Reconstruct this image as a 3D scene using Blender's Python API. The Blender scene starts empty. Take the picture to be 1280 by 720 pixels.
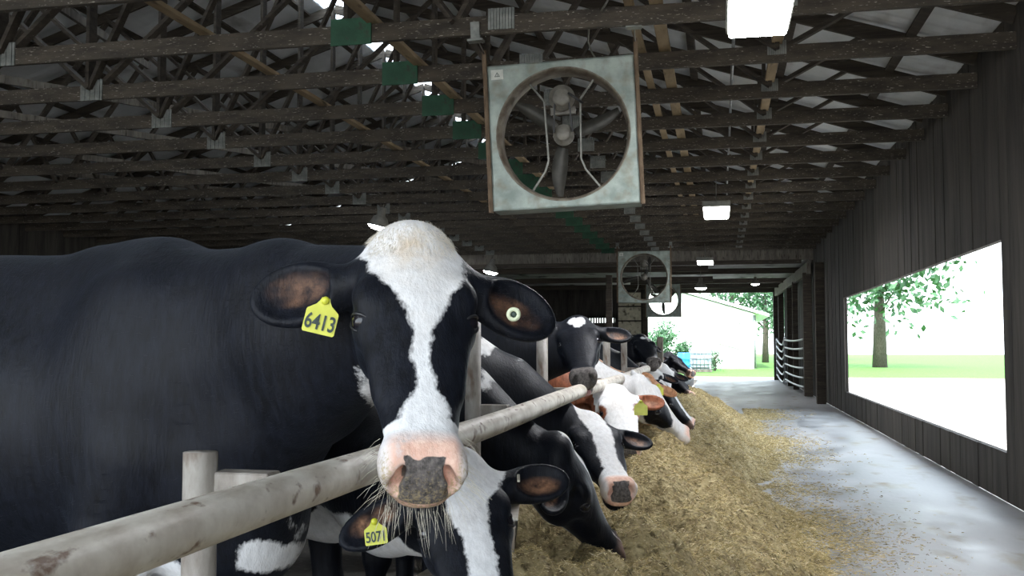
import bpy, math, random
import numpy as np
from mathutils import Vector, Matrix, noise as mnoise
random.seed(7); rng = np.random.default_rng(7)
SC = bpy.context.scene; COL = SC.collection

# ------------------------------------------------------------------ camera, world, sun, exposure
F_PX = 1250.0; CAM_H = 1.35
PSI = math.atan(260*math.cos(math.atan(70/F_PX))/F_PX); PHI = math.atan(70/F_PX)
cam_d = bpy.data.cameras.new('camera'); cam = bpy.data.objects.new('camera', cam_d); COL.objects.link(cam)
cam_d.sensor_width = 36; cam_d.lens = F_PX*36/1280; cam_d.clip_start = 0.05; cam_d.clip_end = 500
cam.location = (0, 0, CAM_H); cam.rotation_euler = (math.pi/2+PHI, 0, PSI)
SC.camera = cam
SC.view_settings.view_transform = 'Standard'; SC.view_settings.look = 'None'
SC.view_settings.gamma = 1; SC.view_settings.use_curve_mapping = False
SC.view_settings.exposure = 2.2

W = bpy.data.worlds.new('overcast_sky'); SC.world = W; W.use_nodes = True
wn = W.node_tree.nodes; wl = W.node_tree.links
bg = wn['Background']; bg.inputs['Strength'].default_value = 1.25
tc = wn.new('ShaderNodeTexCoord'); sx = wn.new('ShaderNodeSeparateXYZ'); rp = wn.new('ShaderNodeValToRGB')
wl.new(tc.outputs['Generated'], sx.inputs[0]); wl.new(sx.outputs['Z'], rp.inputs[0]); wl.new(rp.outputs[0], bg.inputs[0])
rp.color_ramp.elements[0].color = (0.86, 0.93, 1.0, 1); rp.color_ramp.elements[0].position = 0.0
rp.color_ramp.elements[1].color = (0.74, 0.87, 1.0, 1); rp.color_ramp.elements[1].position = 0.8

sd = bpy.data.lights.new('sun', 'SUN'); sd.energy = 2.2; sd.angle = math.radians(4); sd.color = (1, .96, .9)
sun = bpy.data.objects.new('sun', sd); COL.objects.link(sun); sun.rotation_euler = (math.radians(38), math.radians(-4), 0)

CY = SC.cycles
CY.max_bounces = 8; CY.diffuse_bounces = 5; CY.glossy_bounces = 3; CY.caustics_reflective = False; CY.caustics_refractive = False
CY.use_denoising = True

_R = Vector((math.cos(PSI), math.sin(PSI), 0))
_F = Vector((-math.sin(PSI)*math.cos(PHI), math.cos(PSI)*math.cos(PHI), math.sin(PHI)))
_U = _R.cross(_F)
def at(px, py, Y):
    d = _F + _R*((px-640)/F_PX) + _U*((360-py)/F_PX)
    d = d*(Y/d.y)
    return Vector((d.x, d.y, d.z+CAM_H))

# ------------------------------------------------------------------ tagging
def tag(o, label=None, cat=None, group=None, kind=None):
    if label: o['label'] = label
    if cat: o['category'] = cat
    if group: o['group'] = group
    if kind: o['kind'] = kind
    return o
def empty(name, loc=(0, 0, 0), rz=0):
    o = bpy.data.objects.new(name, None); COL.objects.link(o); o.location = loc; o.rotation_euler = (0, 0, rz)
    o.empty_display_size = .1
    return o
def copy_tree(o, parent=None):
    c = o.copy(); COL.objects.link(c); c.parent = parent
    for ch in [k for k in KIDS.get(o.name, [])]:
        copy_tree(ch, c)
    return c
KIDS = {}
def link(name, me, mat=None, parent=None):
    o = bpy.data.objects.new(name, me); COL.objects.link(o)
    if mat is not None and len(me.materials) == 0: me.materials.append(mat)
    if parent is not None:
        o.parent = parent; KIDS.setdefault(parent.name, []).append(o)
    return o

# ------------------------------------------------------------------ mesh builder
class MB:
    def __init__(s): s.v = []; s.f = []; s.sm = []; s.mi = []; s.cur = 0
    def add(s, vs, fs, smooth=False):
        b = len(s.v); s.v += [tuple(p) for p in vs]
        for f in fs: s.f.append([i+b for i in f]); s.sm.append(smooth); s.mi.append(s.cur)
        return s
    def box(s, lo, hi, bev=0.0, M=None):
        x0, y0, z0 = lo; x1, y1, z1 = hi
        if bev > 0:
            bev = min(bev, (x1-x0)*.45, (y1-y0)*.45, (z1-z0)*.45)
            vs = []; idx = {}
            for i, x in enumerate((x0, x1)):
                for j, y in enumerate((y0, y1)):
                    for k, z in enumerate((z0, z1)):
                        sx_, sy_, sz_ = (1 if i == 0 else -1), (1 if j == 0 else -1), (1 if k == 0 else -1)
                        idx[(i, j, k)] = len(vs)
                        vs += [(x, y+sy_*bev, z+sz_*bev), (x+sx_*bev, y, z+sz_*bev), (x+sx_*bev, y+sy_*bev, z)]
            fs = []
            g = lambda i, j, k, a: idx[(i, j, k)]+a
            fs.append([g(0,0,0,0), g(0,0,1,0), g(0,1,1,0), g(0,1,0,0)]); fs.append([g(1,0,0,0), g(1,1,0,0), g(1,1,1,0), g(1,0,1,0)])
            fs.append([g(0,0,0,1), g(1,0,0,1), g(1,0,1,1), g(0,0,1,1)]); fs.append([g(0,1,0,1), g(0,1,1,1), g(1,1,1,1), g(1,1,0,1)])
            fs.append([g(0,0,0,2), g(0,1,0,2), g(1,1,0,2), g(1,0,0,2)]); fs.append([g(0,0,1,2), g(1,0,1,2), g(1,1,1,2), g(0,1,1,2)])
            for j in (0, 1):
                for k in (0, 1): fs.append([g(0,j,k,1), g(1,j,k,1), g(1,j,k,2), g(0,j,k,2)])
            for i in (0, 1):
                for k in (0, 1): fs.append([g(i,0,k,0), g(i,1,k,0), g(i,1,k,2), g(i,0,k,2)])
            for i in (0, 1):
                for j in (0, 1): fs.append([g(i,j,0,0), g(i,j,1,0), g(i,j,1,1), g(i,j,0,1)])
            for i in (0, 1):
                for j in (0, 1):
                    for k in (0, 1): fs.append([g(i,j,k,0), g(i,j,k,1), g(i,j,k,2)])
        else:
            vs = [(x, y, z) for x in (x0, x1) for y in (y0, y1) for z in (z0, z1)]
            fs = [[0,1,3,2],[4,6,7,5],[0,4,5,1],[2,3,7,6],[0,2,6,4],[1,5,7,3]]
        if M is not None: vs = [tuple(M @ Vector(v)) for v in vs]
        return s.add(vs, fs)
    def bar(s, a, b, w, h, up=(0, 0, 1), bev=0.0):
        a = Vector(a); b = Vector(b); d = (b-a); L = d.length; d.normalize()
        up = Vector(up); side = d.cross(up)
        if side.length < 1e-4: side = d.cross(Vector((0, 1, 0)))
        side.normalize(); upv = side.cross(d)
        M = Matrix(((d.x, side.x, upv.x, a.x), (d.y, side.y, upv.y, a.y), (d.z, side.z, upv.z, a.z), (0, 0, 0, 1)))
        return s.box((0, -w/2, -h/2), (L, w/2, h/2), bev, M)
    def tube(s, pts, r, n=12, cap=True, jit=0.0):
        pts = [Vector(p) for p in pts]; rs = r if isinstance(r, (list, tuple)) else [r]*len(pts)
        vs = []; fs = []; prev = None
        for i, p in enumerate(pts):
            t = (pts[min(i+1, len(pts)-1)]-pts[max(i-1, 0)]).normalized()
            if prev is None:
                a = t.orthogonal().normalized()
            else:
                a = (prev - t*prev.dot(t)).normalized()
            prev = a; b = t.cross(a)
            for k in range(n):
                th = 2*math.pi*k/n; vs.append(p+(a*math.cos(th)+b*math.sin(th))*rs[i])
        for i in range(len(pts)-1):
            for k in range(n):
                k2 = (k+1) % n; fs.append([i*n+k, i*n+k2, (i+1)*n+k2, (i+1)*n+k])
        if cap:
            fs.append(list(range(n))[::-1]); fs.append([(len(pts)-1)*n+k for k in range(n)])
        return s.add(vs, fs, True)
    def lathe(s, prof, n=24, M=None, closed=False):
        vs = []; fs = []
        for r, z in prof:
            for k in range(n):
                th = 2*math.pi*k/n; vs.append((r*math.cos(th), r*math.sin(th), z))
        m = len(prof)
        for i in range(m-1 if not closed else m):
            j = (i+1) % m
            for k in range(n):
                k2 = (k+1) % n; fs.append([i*n+k, i*n+k2, j*n+k2, j*n+k])
        if M is not None: vs = [tuple(M @ Vector(v)) for v in vs]
        return s.add(vs, fs, True)
    def mesh(s, name, mat=None):
        me = bpy.data.meshes.new(name); me.from_pydata([tuple(p) for p in s.v], [], s.f)
        mats = mat if isinstance(mat, (list, tuple)) else ([mat] if mat else [])
        for m_ in mats: me.materials.append(m_)
        me.polygons.foreach_set('use_smooth', s.sm); me.polygons.foreach_set('material_index', s.mi)
        me.update(); return me
    def build(s, name, mat=None, parent=None):
        return link(name, s.mesh(name, mat), None, parent)

# ------------------------------------------------------------------ materials
def newmat(name):
    m = bpy.data.materials.new(name); m.use_nodes = True
    nt = m.node_tree; b = nt.nodes['Principled BSDF']
    return m, nt, b
def N(nt, t, **kw):
    n = nt.nodes.new(t)
    for k, v in kw.items():
        if k in n.inputs.keys() if isinstance(k, str) else False: n.inputs[k].default_value = v
        else: setattr(n, k, v)
    return n
def noise_mat(name, c1, c2, scale=6, rough=.8, stretch=(1, 1, 1), bump=.15, bscale=None, metal=0, detail=6, lo=.35, hi=.65, c3=None, s3=30, lo3=.6, hi3=.7, bdist=.01, coord='Object', rough2=None):
    """two-tone procedural surface with optional third blotch colour and bump"""
    m, nt, b = newmat(name); L = nt.links
    tc = nt.nodes.new('ShaderNodeTexCoord'); mp = nt.nodes.new('ShaderNodeMapping'); mp.inputs['Scale'].default_value = stretch
    L.new(tc.outputs[coord], mp.inputs[0])
    n1 = nt.nodes.new('ShaderNodeTexNoise'); n1.inputs['Scale'].default_value = scale; n1.inputs['Detail'].default_value = detail
    n1.inputs['Roughness'].default_value = .6
    L.new(mp.outputs[0], n1.inputs['Vector'])
    r = nt.nodes.new('ShaderNodeValToRGB'); r.color_ramp.elements[0].position = lo; r.color_ramp.elements[1].position = hi
    r.color_ramp.elements[0].color = (*c1, 1); r.color_ramp.elements[1].color = (*c2, 1)
    L.new(n1.outputs['Fac'], r.inputs[0]); out = r.outputs[0]
    if c3 is not None:
        n2 = nt.nodes.new('ShaderNodeTexNoise'); n2.inputs['Scale'].default_value = s3; n2.inputs['Detail'].default_value = 5
        L.new(mp.outputs[0], n2.inputs['Vector'])
        r2 = nt.nodes.new('ShaderNodeValToRGB'); r2.color_ramp.elements[0].position = lo3; r2.color_ramp.elements[1].position = hi3
        L.new(n2.outputs['Fac'], r2.inputs[0])
        mx = nt.nodes.new('ShaderNodeMix'); mx.data_type = 'RGBA'; L.new(r2.outputs[0], mx.inputs['Factor'])
        L.new(out, mx.inputs['A']); mx.inputs['B'].default_value = (*c3, 1); out = mx.outputs['Result']
    L.new(out, b.inputs['Base Color']); b.inputs['Roughness'].default_value = rough; b.inputs['Metallic'].default_value = metal
    if rough2 is not None:
        mr = nt.nodes.new('ShaderNodeMapRange'); L.new(n1.outputs['Fac'], mr.inputs[0]); mr.inputs[1].default_value = lo; mr.inputs[2].default_value = hi
        mr.inputs[3].default_value = rough; mr.inputs[4].default_value = rough2; L.new(mr.outputs[0], b.inputs['Roughness'])
    if bump:
        nb = nt.nodes.new('ShaderNodeTexNoise'); nb.inputs['Scale'].default_value = bscale or scale*4; nb.inputs['Detail'].default_value = 6
        L.new(mp.outputs[0], nb.inputs['Vector'])
        bp = nt.nodes.new('ShaderNodeBump'); bp.inputs['Strength'].default_value = bump; bp.inputs['Distance'].default_value = bdist
        L.new(nb.outputs['Fac'], bp.inputs['Height']); L.new(bp.outputs[0], b.inputs['Normal'])
    return m
MAT = {}
MAT['truss'] = noise_mat('weathered_dark_timber', (.028, .022, .017), (.070, .057, .042), 3, .9, (.6, 3, 8), .4, 20, c3=(.22, .20, .17), s3=7, lo3=.66, hi3=.76)
MAT['chord'] = noise_mat('fly_specked_timber', (.030, .025, .019), (.075, .062, .046), 4, .9, (.7, 3, 3), .4, 20, c3=(.32, .30, .26), s3=34, lo3=.63, hi3=.70)
MAT['brace'] = noise_mat('pale_new_timber', (.20, .15, .085), (.34, .26, .16), 4, .8, (2, .5, 2), .2, 20, c3=(.10, .07, .04), s3=9, lo3=.6, hi3=.75)
MAT['greyplank'] = noise_mat('grey_old_plank', (.10, .09, .075), (.2, .18, .15), 4, .9, (3, 3, .6), .3, 20, c3=(.04, .03, .02), s3=9, lo3=.55, hi3=.7)
MAT['green'] = noise_mat('green_painted_plate', (.008, .045, .022), (.018, .085, .042), 6, .75, (1, 1, 1), .2, 60, c3=(.03, .03, .02), s3=14, lo3=.6, hi3=.75)
MAT['plate'] = noise_mat('galvanised_plate', (.13, .14, .13), (.25, .26, .24), 12, .55, (1, 1, 1), .2, 60, metal=.3)
MAT['roof'] = noise_mat('roof_sheet_underside', (.55, .58, .60), (.72, .75, .78), 2, .5, (1, .3, 1), .05, 20, c3=(.16, .15, .14), s3=2, lo3=.58, hi3=.75)
MAT['fanbox'] = noise_mat('dusty_galvanised_sheet', (.17, .21, .185), (.33, .38, .34), 5, .5, (1, 1, 1), .12, 30, metal=.15, c3=(.16, .13, .08), s3=7, lo3=.52, hi3=.8)
MAT['fanrim'] = noise_mat('rust_stained_sheet', (.07, .05, .032), (.20, .18, .14), 8, .7, (1, 1, 1), .2, 40, metal=.2)
MAT['rust'] = noise_mat('rusty_angle_iron', (.085, .055, .032), (.17, .12, .075), 9, .8, (3, 3, 1), .3, 50, metal=.2)
MAT['strut'] = noise_mat('dull_steel', (.12, .12, .105), (.24, .24, .21), 9, .5, (1, 1, 1), .1, 50, metal=.5)
MAT['motor'] = noise_mat('dusty_motor_paint', (.09, .085, .07), (.20, .19, .16), 9, .6, (1, 1, 1), .1, 50)
MAT['blade'] = noise_mat('dusty_fan_blade', (.022, .022, .018), (.06, .057, .047), 6, .55, (1, 1, 1), .1, 50, metal=.3)
MAT['black'] = noise_mat('black_rubber', (.01, .01, .01), (.03, .03, .03), 9, .6)
MAT['pipe'] = noise_mat('worn_pale_painted_pipe', (.46, .405, .335), (.74, .70, .62), 7, .5, (4, 1.2, 1), .35, 30, c3=(.17, .10, .065), s3=15, lo3=.60, hi3=.70, coord='Generated' if False else 'Object', bdist=.004)
MAT['post'] = noise_mat('scuffed_steel_post', (.13, .105, .085), (.36, .335, .30), 7, .55, (2, 2, .8), .2, 30, c3=(.10, .055, .03), s3=9, lo3=.58, hi3=.7)
MAT['galv'] = noise_mat('galvanised_gate_pipe', (.18, .19, .20), (.32, .34, .35), 9, .45, (1, 1, 1), .1, 40, metal=.4)
MAT['curb'] = noise_mat('worn_concrete_curb', (.30, .27, .23), (.50, .47, .42), 5, .85, (1, 1, 1), .4, 25, c3=(.2, .15, .09), s3=6, lo3=.55, hi3=.75)
MAT['floor'] = noise_mat('damp_scraped_concrete', (.22, .225, .235), (.40, .405, .41), 1.4, .32, (1.4, .7, 1), .25, 14, c3=(.20, .165, .10), s3=2.6, lo3=.55, hi3=.72, rough2=.62, detail=9)
MAT['pen'] = noise_mat('manure_darkened_concrete', (.03, .027, .022), (.09, .085, .075), 6, .7, (1, 1, 1), .5, 30, c3=(.16, .15, .14), s3=25, lo3=.6, hi3=.7)
MAT['feed'] = noise_mat('chopped_silage_bed', (.26, .20, .10), (.52, .43, .24), 14, .95, (1, 1, 1), 1.0, 60, c3=(.10, .075, .03), s3=30, lo3=.5, hi3=.7, bdist=.02)
MAT['wallwood'] = noise_mat('dark_wall_boards', (.018, .015, .013), (.06, .053, .045), 2, .9, (3, 3, .4), .3, 12)
MAT['ceilpanel'] = noise_mat('mildewed_ceiling_panel', (.45, .45, .43), (.78, .78, .76), 1.1, .8, (1, .5, 1), .1, 20, c3=(.06, .055, .05), s3=1.6, lo3=.56, hi3=.70)
MAT['panelwall'] = noise_mat('pale_stained_board', (.50, .45, .34), (.72, .66, .52), 4, .85, (1, 1, 1), .1, 20, c3=(.08, .055, .035), s3=6, lo3=.55, hi3=.72)
MAT['whitewall'] = noise_mat('white_barn_siding', (.78, .79, .80), (.86, .87, .88), 3, .6, (1, 1, 1), 0)
MAT['grass'] = noise_mat('lawn_green', (.035, .12, .008), (.09, .24, .02), 8, .9, (1, 1, 1), .3, 40)
MAT['gravel'] = noise_mat('pale_gravel', (.36, .32, .28), (.60, .55, .50), 8, .9, (1, 1, 1), .3, 40)
MAT['leaf'] = noise_mat('summer_leaves', (.035, .10, .05), (.10, .22, .10), 5, .7, (1, 1, 1), 0)
MAT['bark'] = noise_mat('grey_bark', (.06, .05, .04), (.14, .12, .10), 8, .9, (4, 4, 1), .5, 20)
MAT['blue'] = noise_mat('blue_plastic', (.02, .20, .62), (.03, .28, .75), 3, .4)
MAT['ibc'] = noise_mat('milky_plastic_tank', (.25, .32, .42), (.45, .52, .60), 3, .4)
def emit_mat(name, col, st):
    m, nt, b = newmat(name); b.inputs['Base Color'].default_value = (*col, 1)
    b.inputs['Emission Color'].default_value = (*col, 1); b.inputs['Emission Strength'].default_value = st; return m
MAT['lamp'] = emit_mat('glowing_lamp_lens', (.96, .97, 1.0), 20)
MAT['yellow'] = noise_mat('yellow_tag_plastic', (.52, .53, .035), (.64, .65, .07), 20, .4, (1, 1, 1), .05, 40, c3=(.35, .33, .08), s3=25, lo3=.62, hi3=.8)
MAT['ink'] = noise_mat('dark_tag_ink', (.015, .03, .03), (.04, .06, .05), 20, .6)
MAT['whitetag'] = noise_mat('pale_tag_button', (.45, .50, .33), (.60, .64, .45), 20, .4)
MAT['metaltag'] = noise_mat('steel_ear_clip', (.45, .43, .36), (.65, .62, .52), 20, .35, metal=.7)
m, nt, b = newmat('cow_eye_glossy'); b.inputs['Base Color'].default_value = (.008, .007, .010, 1); b.inputs['Roughness'].default_value = .06; MAT['eye'] = m
m, nt, b = newmat('cow_eye_white'); b.inputs['Base Color'].default_value = (.60, .50, .52, 1); b.inputs['Roughness'].default_value = .2; MAT['eyewhite'] = m
m, nt, b = newmat('whisker_hair'); b.inputs['Base Color'].default_value = (.60, .56, .46, 1); b.inputs['Roughness'].default_value = .5; MAT['whisker'] = m

def coat_mat(name, dark, dark2, white=(.74, .74, .745), wstain=(.50, .36, .21)):
    m, nt, b = newmat(name); L = nt.links
    def attr(n_):
        a = nt.nodes.new('ShaderNodeAttribute'); a.attribute_name = n_; return a.outputs['Fac']
    tc = nt.nodes.new('ShaderNodeTexCoord')
    def noise(sc, det=6, stretch=(1, 1, 1)):
        mp = nt.nodes.new('ShaderNodeMapping'); mp.inputs['Scale'].default_value = stretch; L.new(tc.outputs['Object'], mp.inputs[0])
        n_ = nt.nodes.new('ShaderNodeTexNoise'); n_.inputs['Scale'].default_value = sc; n_.inputs['Detail'].default_value = det; n_.inputs['Roughness'].default_value = .65
        L.new(mp.outputs[0], n_.inputs['Vector']); return n_.outputs['Fac']
    def ramp(src, p0, p1, c0=(0, 0, 0, 1), c1=(1, 1, 1, 1)):
        r = nt.nodes.new('ShaderNodeValToRGB'); r.color_ramp.elements[0].position = p0; r.color_ramp.elements[1].position = p1
        r.color_ramp.elements[0].color = c0; r.color_ramp.elements[1].color = c1; L.new(src, r.inputs[0]); return r.outputs[0]
    def math_(op, a, b_=None, c=None):
        n_ = nt.nodes.new('ShaderNodeMath'); n_.operation = op
        for i, x in enumerate((a, b_, c)):
            if x is None: continue
            if isinstance(x, (int, float)): n_.inputs[i].default_value = x
            else: L.new(x, n_.inputs[i])
        return n_.outputs[0]
    def mix(f, a, b_):
        n_ = nt.nodes.new('ShaderNodeMix'); n_.data_type = 'RGBA'
        if isinstance(f, (int, float)): n_.inputs['Factor'].default_value = f
        else: L.new(f, n_.inputs['Factor'])
        for k, x in (('A', a), ('B', b_)):
            if isinstance(x, tuple): n_.inputs[k].default_value = (*x[:3], 1)
            else: L.new(x, n_.inputs[k])
        return n_.outputs['Result']
    hair = noise(55, 5, (1, 1, .22)); hair2 = noise(160, 3, (1, 1, .2))
    base = mix(ramp(noise(7), .35, .7), dark, dark2)
    base = mix(ramp(hair, .35, .75), base, tuple(min(1, x*1.8+.002) for x in dark2))
    wcol = mix(ramp(hair, .3, .6), tuple(x*.80 for x in white), white)
    wcol = mix(math_('MULTIPLY', ramp(noise(4), .5, .72), .18), wcol, wstain)
    wcol = mix(math_('MULTIPLY', attr('stain'), ramp(noise(22), .3, .6)), wcol, (.62, .47, .30))
    edge = math_('ADD', math_('MULTIPLY', math_('SUBTRACT', hair2, .5), .016), math_('MULTIPLY', math_('SUBTRACT', noise(40), .5), .022))
    wf = ramp(math_('ADD', math_('MULTIPLY', math_('ADD', attr('wm'), edge), 60.0), .5), .2, .8)
    c = mix(wf, base, wcol)
    pk = mix(ramp(noise(60), .4, .65), (.68, .41, .32), (.80, .56, .45))
    c = mix(math_('MULTIPLY', attr('pk'), ramp(noise(30), .2, .45)), c, pk)
    pdc = mix(ramp(noise(90), .35, .65), (.055, .050, .048), (.17, .15, .14))
    c = mix(ramp(math_('ADD', attr('pd'), math_('MULTIPLY', math_('SUBTRACT', noise(70), .5), .5)), .4, .6), c, pdc)
    c = mix(ramp(math_('MULTIPLY', attr('bits'), ramp(noise(150, 5), .40, .66)), .15, .75), c, (.42, .33, .18))
    er = mix(ramp(noise(38, 5, (1, 1, 1)), .35, .65), (.05, .026, .017), (.36, .19, .11))
    c = mix(attr('er'), c, er)
    c = mix(attr('hf'), c, (.06, .05, .04))
    L.new(c, b.inputs['Base Color'])
    rg = ramp(wf, 0, 1, (.53, .53, .53, 1), (.78, .78, .78, 1)); L.new(rg, b.inputs['Roughness'])
    b.inputs['Specular IOR Level'].default_value = .17
    b.inputs['Sheen Weight'].default_value = .03; b.inputs['Sheen Roughness'].default_value = .4; b.inputs['Sheen Tint'].default_value = (.6, .75, 1, 1)
    bp = nt.nodes.new('ShaderNodeBump'); bp.inputs['Strength'].default_value = .55; bp.inputs['Distance'].default_value = .004
    L.new(math_('ADD', hair, math_('MULTIPLY', hair2, .6)), bp.inputs['Height']); L.new(bp.outputs[0], b.inputs['Normal'])
    return m
MAT['coat_black'] = coat_mat('black_and_white_coat', (.0016, .0019, .0030), (.0036, .0046, .0080))
MAT['coat_brown'] = coat_mat('red_brown_and_white_coat', (.10, .034, .018), (.20, .07, .035))
MAT['coat_tan'] = coat_mat('tan_and_white_coat', (.30, .145, .075), (.42, .22, .12))
# ------------------------------------------------------------------ implicit surfaces for the animals
def surface_nets(F, xs, ys, zs):
    nx, ny, nz = F.shape
    S = F < 0
    c = S[:-1, :-1, :-1].astype(np.int8)
    tot = np.zeros((nx-1, ny-1, nz-1), np.int8)
    for i in (0, 1):
        for j in (0, 1):
            for k in (0, 1): tot += S[i:nx-1+i, j:ny-1+j, k:nz-1+k]
    act = (tot > 0) & (tot < 8)
    I, J, K = np.nonzero(act); n = len(I)
    vid = -np.ones(act.shape, np.int64); vid[I, J, K] = np.arange(n)
    P = np.zeros((n, 3)); cnt = np.zeros(n)
    ax = (xs, ys, zs)
    corners = [(i, j, k) for i in (0, 1) for j in (0, 1) for k in (0, 1)]
    for a in corners:
        for d in range(3):
            if a[d] == 1: continue
            b = list(a); b[d] = 1
            fa = F[I+a[0], J+a[1], K+a[2]]; fb = F[I+b[0], J+b[1], K+b[2]]
            m_ = (fa < 0) != (fb < 0)
            t = np.where(m_, fa/np.where(m_, fa-fb, 1), 0)
            pa = np.stack([xs[I+a[0]], ys[J+a[1]], zs[K+a[2]]], 1); pb = np.stack([xs[I+b[0]], ys[J+b[1]], zs[K+b[2]]], 1)
            p = pa+(pb-pa)*t[:, None]
            P += np.where(m_[:, None], p, 0); cnt += m_
    P /= cnt[:, None]
    quads = []
    # edges along x
    for d in range(3):
        if d == 0: e = S[:-1, 1:-1, 1:-1] != S[1:, 1:-1, 1:-1]; s0 = S[:-1, 1:-1, 1:-1]
        elif d == 1: e = S[1:-1, :-1, 1:-1] != S[1:-1, 1:, 1:-1]; s0 = S[1:-1, :-1, 1:-1]
        else: e = S[1:-1, 1:-1, :-1] != S[1:-1, 1:-1, 1:]; s0 = S[1:-1, 1:-1, :-1]
        i, j, k = np.nonzero(e); inside = s0[i, j, k]
        if d == 0: j = j+1; k = k+1; q = [vid[i, j-1, k-1], vid[i, j, k-1], vid[i, j, k], vid[i, j-1, k]]
        elif d == 1: i = i+1; k = k+1; q = [vid[i-1, j, k-1], vid[i-1, j, k], vid[i, j, k], vid[i, j, k-1]]
        else: i = i+1; j = j+1; q = [vid[i-1, j-1, k], vid[i, j-1, k], vid[i, j, k], vid[i-1, j, k]]
        q = np.stack(q, 1); q[~inside] = q[~inside][:, ::-1]
        quads.append(q)
    Q = np.concatenate(quads); Q = Q[(Q >= 0).all(1)]
    return P, Q
def np_mesh(name, P, Q):
    me = bpy.data.meshes.new(name)
    me.vertices.add(len(P)); me.vertices.foreach_set('co', P.astype(np.float32).ravel())
    me.loops.add(Q.size); me.loops.foreach_set('vertex_index', Q.astype(np.int32).ravel())
    me.polygons.add(len(Q)); me.polygons.foreach_set('loop_start', np.arange(0, Q.size, Q.shape[1], dtype=np.int32))
    me.polygons.foreach_set('use_smooth', np.ones(len(Q), bool))
    me.update(calc_edges=True); me.validate(); return me
def axis_grid(lo, hi, flo, fhi, fine, coarse):
    """rectilinear axis: fine steps inside [flo, fhi], growing to coarse outside"""
    xs = list(np.arange(flo, fhi+fine, fine)); s = fine
    while xs[-1] < hi: s = min(coarse, s*1.18); xs.append(xs[-1]+s)
    s = fine; pre = []; x = xs[0]
    while x > lo: s = min(coarse, s*1.18); x -= s; pre.append(x)
    return np.array(pre[::-1]+xs)
def smin(a, b, k):
    h = np.clip(.5+.5*(b-a)/k, 0, 1); return b*(1-h)+a*h-k*h*(1-h)
def smax(a, b, k): return -smin(-a, -b, k)
class Field:
    def __init__(s, xs, ys, zs):
        s.ax = (xs, ys, zs); s.F = np.full((len(xs), len(ys), len(zs)), 1.0, np.float32)
    def region(s, lo, hi):
        sl = []
        for a, l, h in zip(s.ax, lo, hi):
            i0 = max(0, np.searchsorted(a, l)-1); i1 = min(len(a), np.searchsorted(a, h)+1)
            if i1 <= i0: return None, None
            sl.append(slice(i0, i1))
        g = np.meshgrid(*[a[q].astype(np.float32) for a, q in zip(s.ax, sl)], indexing='ij')
        return tuple(sl), np.stack(g, -1)
    def put(s, fn, lo, hi, k, sub=False):
        sl, X = s.region(lo, hi)
        if sl is None or X.size == 0: return
        d = fn(X).astype(np.float32); cur = s.F[sl]
        s.F[sl] = smax(cur, -d, k) if sub else smin(cur, d, k)
    def cap(s, a, b, ra, rb, k=.05, sub=False):
        a = np.array(a, float); b = np.array(b, float); pad = max(ra, rb)+k+.02
        ba = b-a; L2 = ba@ba+1e-9
        def fn(X):
            h = np.clip(((X-a)@ba)/L2, 0, 1); q = X-a-h[..., None]*ba
            return np.sqrt((q*q).sum(-1))-(ra+(rb-ra)*h)
        s.put(fn, np.minimum(a, b)-pad, np.maximum(a, b)+pad, k, sub)
    def ell(s, c, r, B, k=.05, sub=False):
        """ellipsoid: centre c, radii r along rows of B (world axes of the local frame)"""
        c = np.array(c, float); r = np.array(r, float); B = np.array(B, float); pad = max(r)+k+.02
        def fn(X):
            q = (X-c)@B.T; k0 = np.sqrt(((q/r)**2).sum(-1)); k1 = np.sqrt(((q/(r*r))**2).sum(-1))+1e-9
            return k0*(k0-1)/k1
        s.put(fn, c-pad, c+pad, k, sub)

HU = np.array([-.03, 0, .03, .07, .12, .17, .21, .26, .31, .36, .41, .45, .49, .52, .545, .57])
HA = np.array([.082, .095, .100, .105, .112, .116, .112, .103, .095, .086, .075, .067, .067, .066, .058, .044])
HT = np.array([-.055, -.03, -.012, .0, .006, .006, .002, -.006, -.014, -.018, -.02, -.018, -.014, -.022, -.040, -.062])
HB = np.array([-.12, -.15, -.175, -.20, -.215, -.222, -.215, -.195, -.172, -.152, -.138, -.132, -.128, -.124, -.118, -.108])

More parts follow.
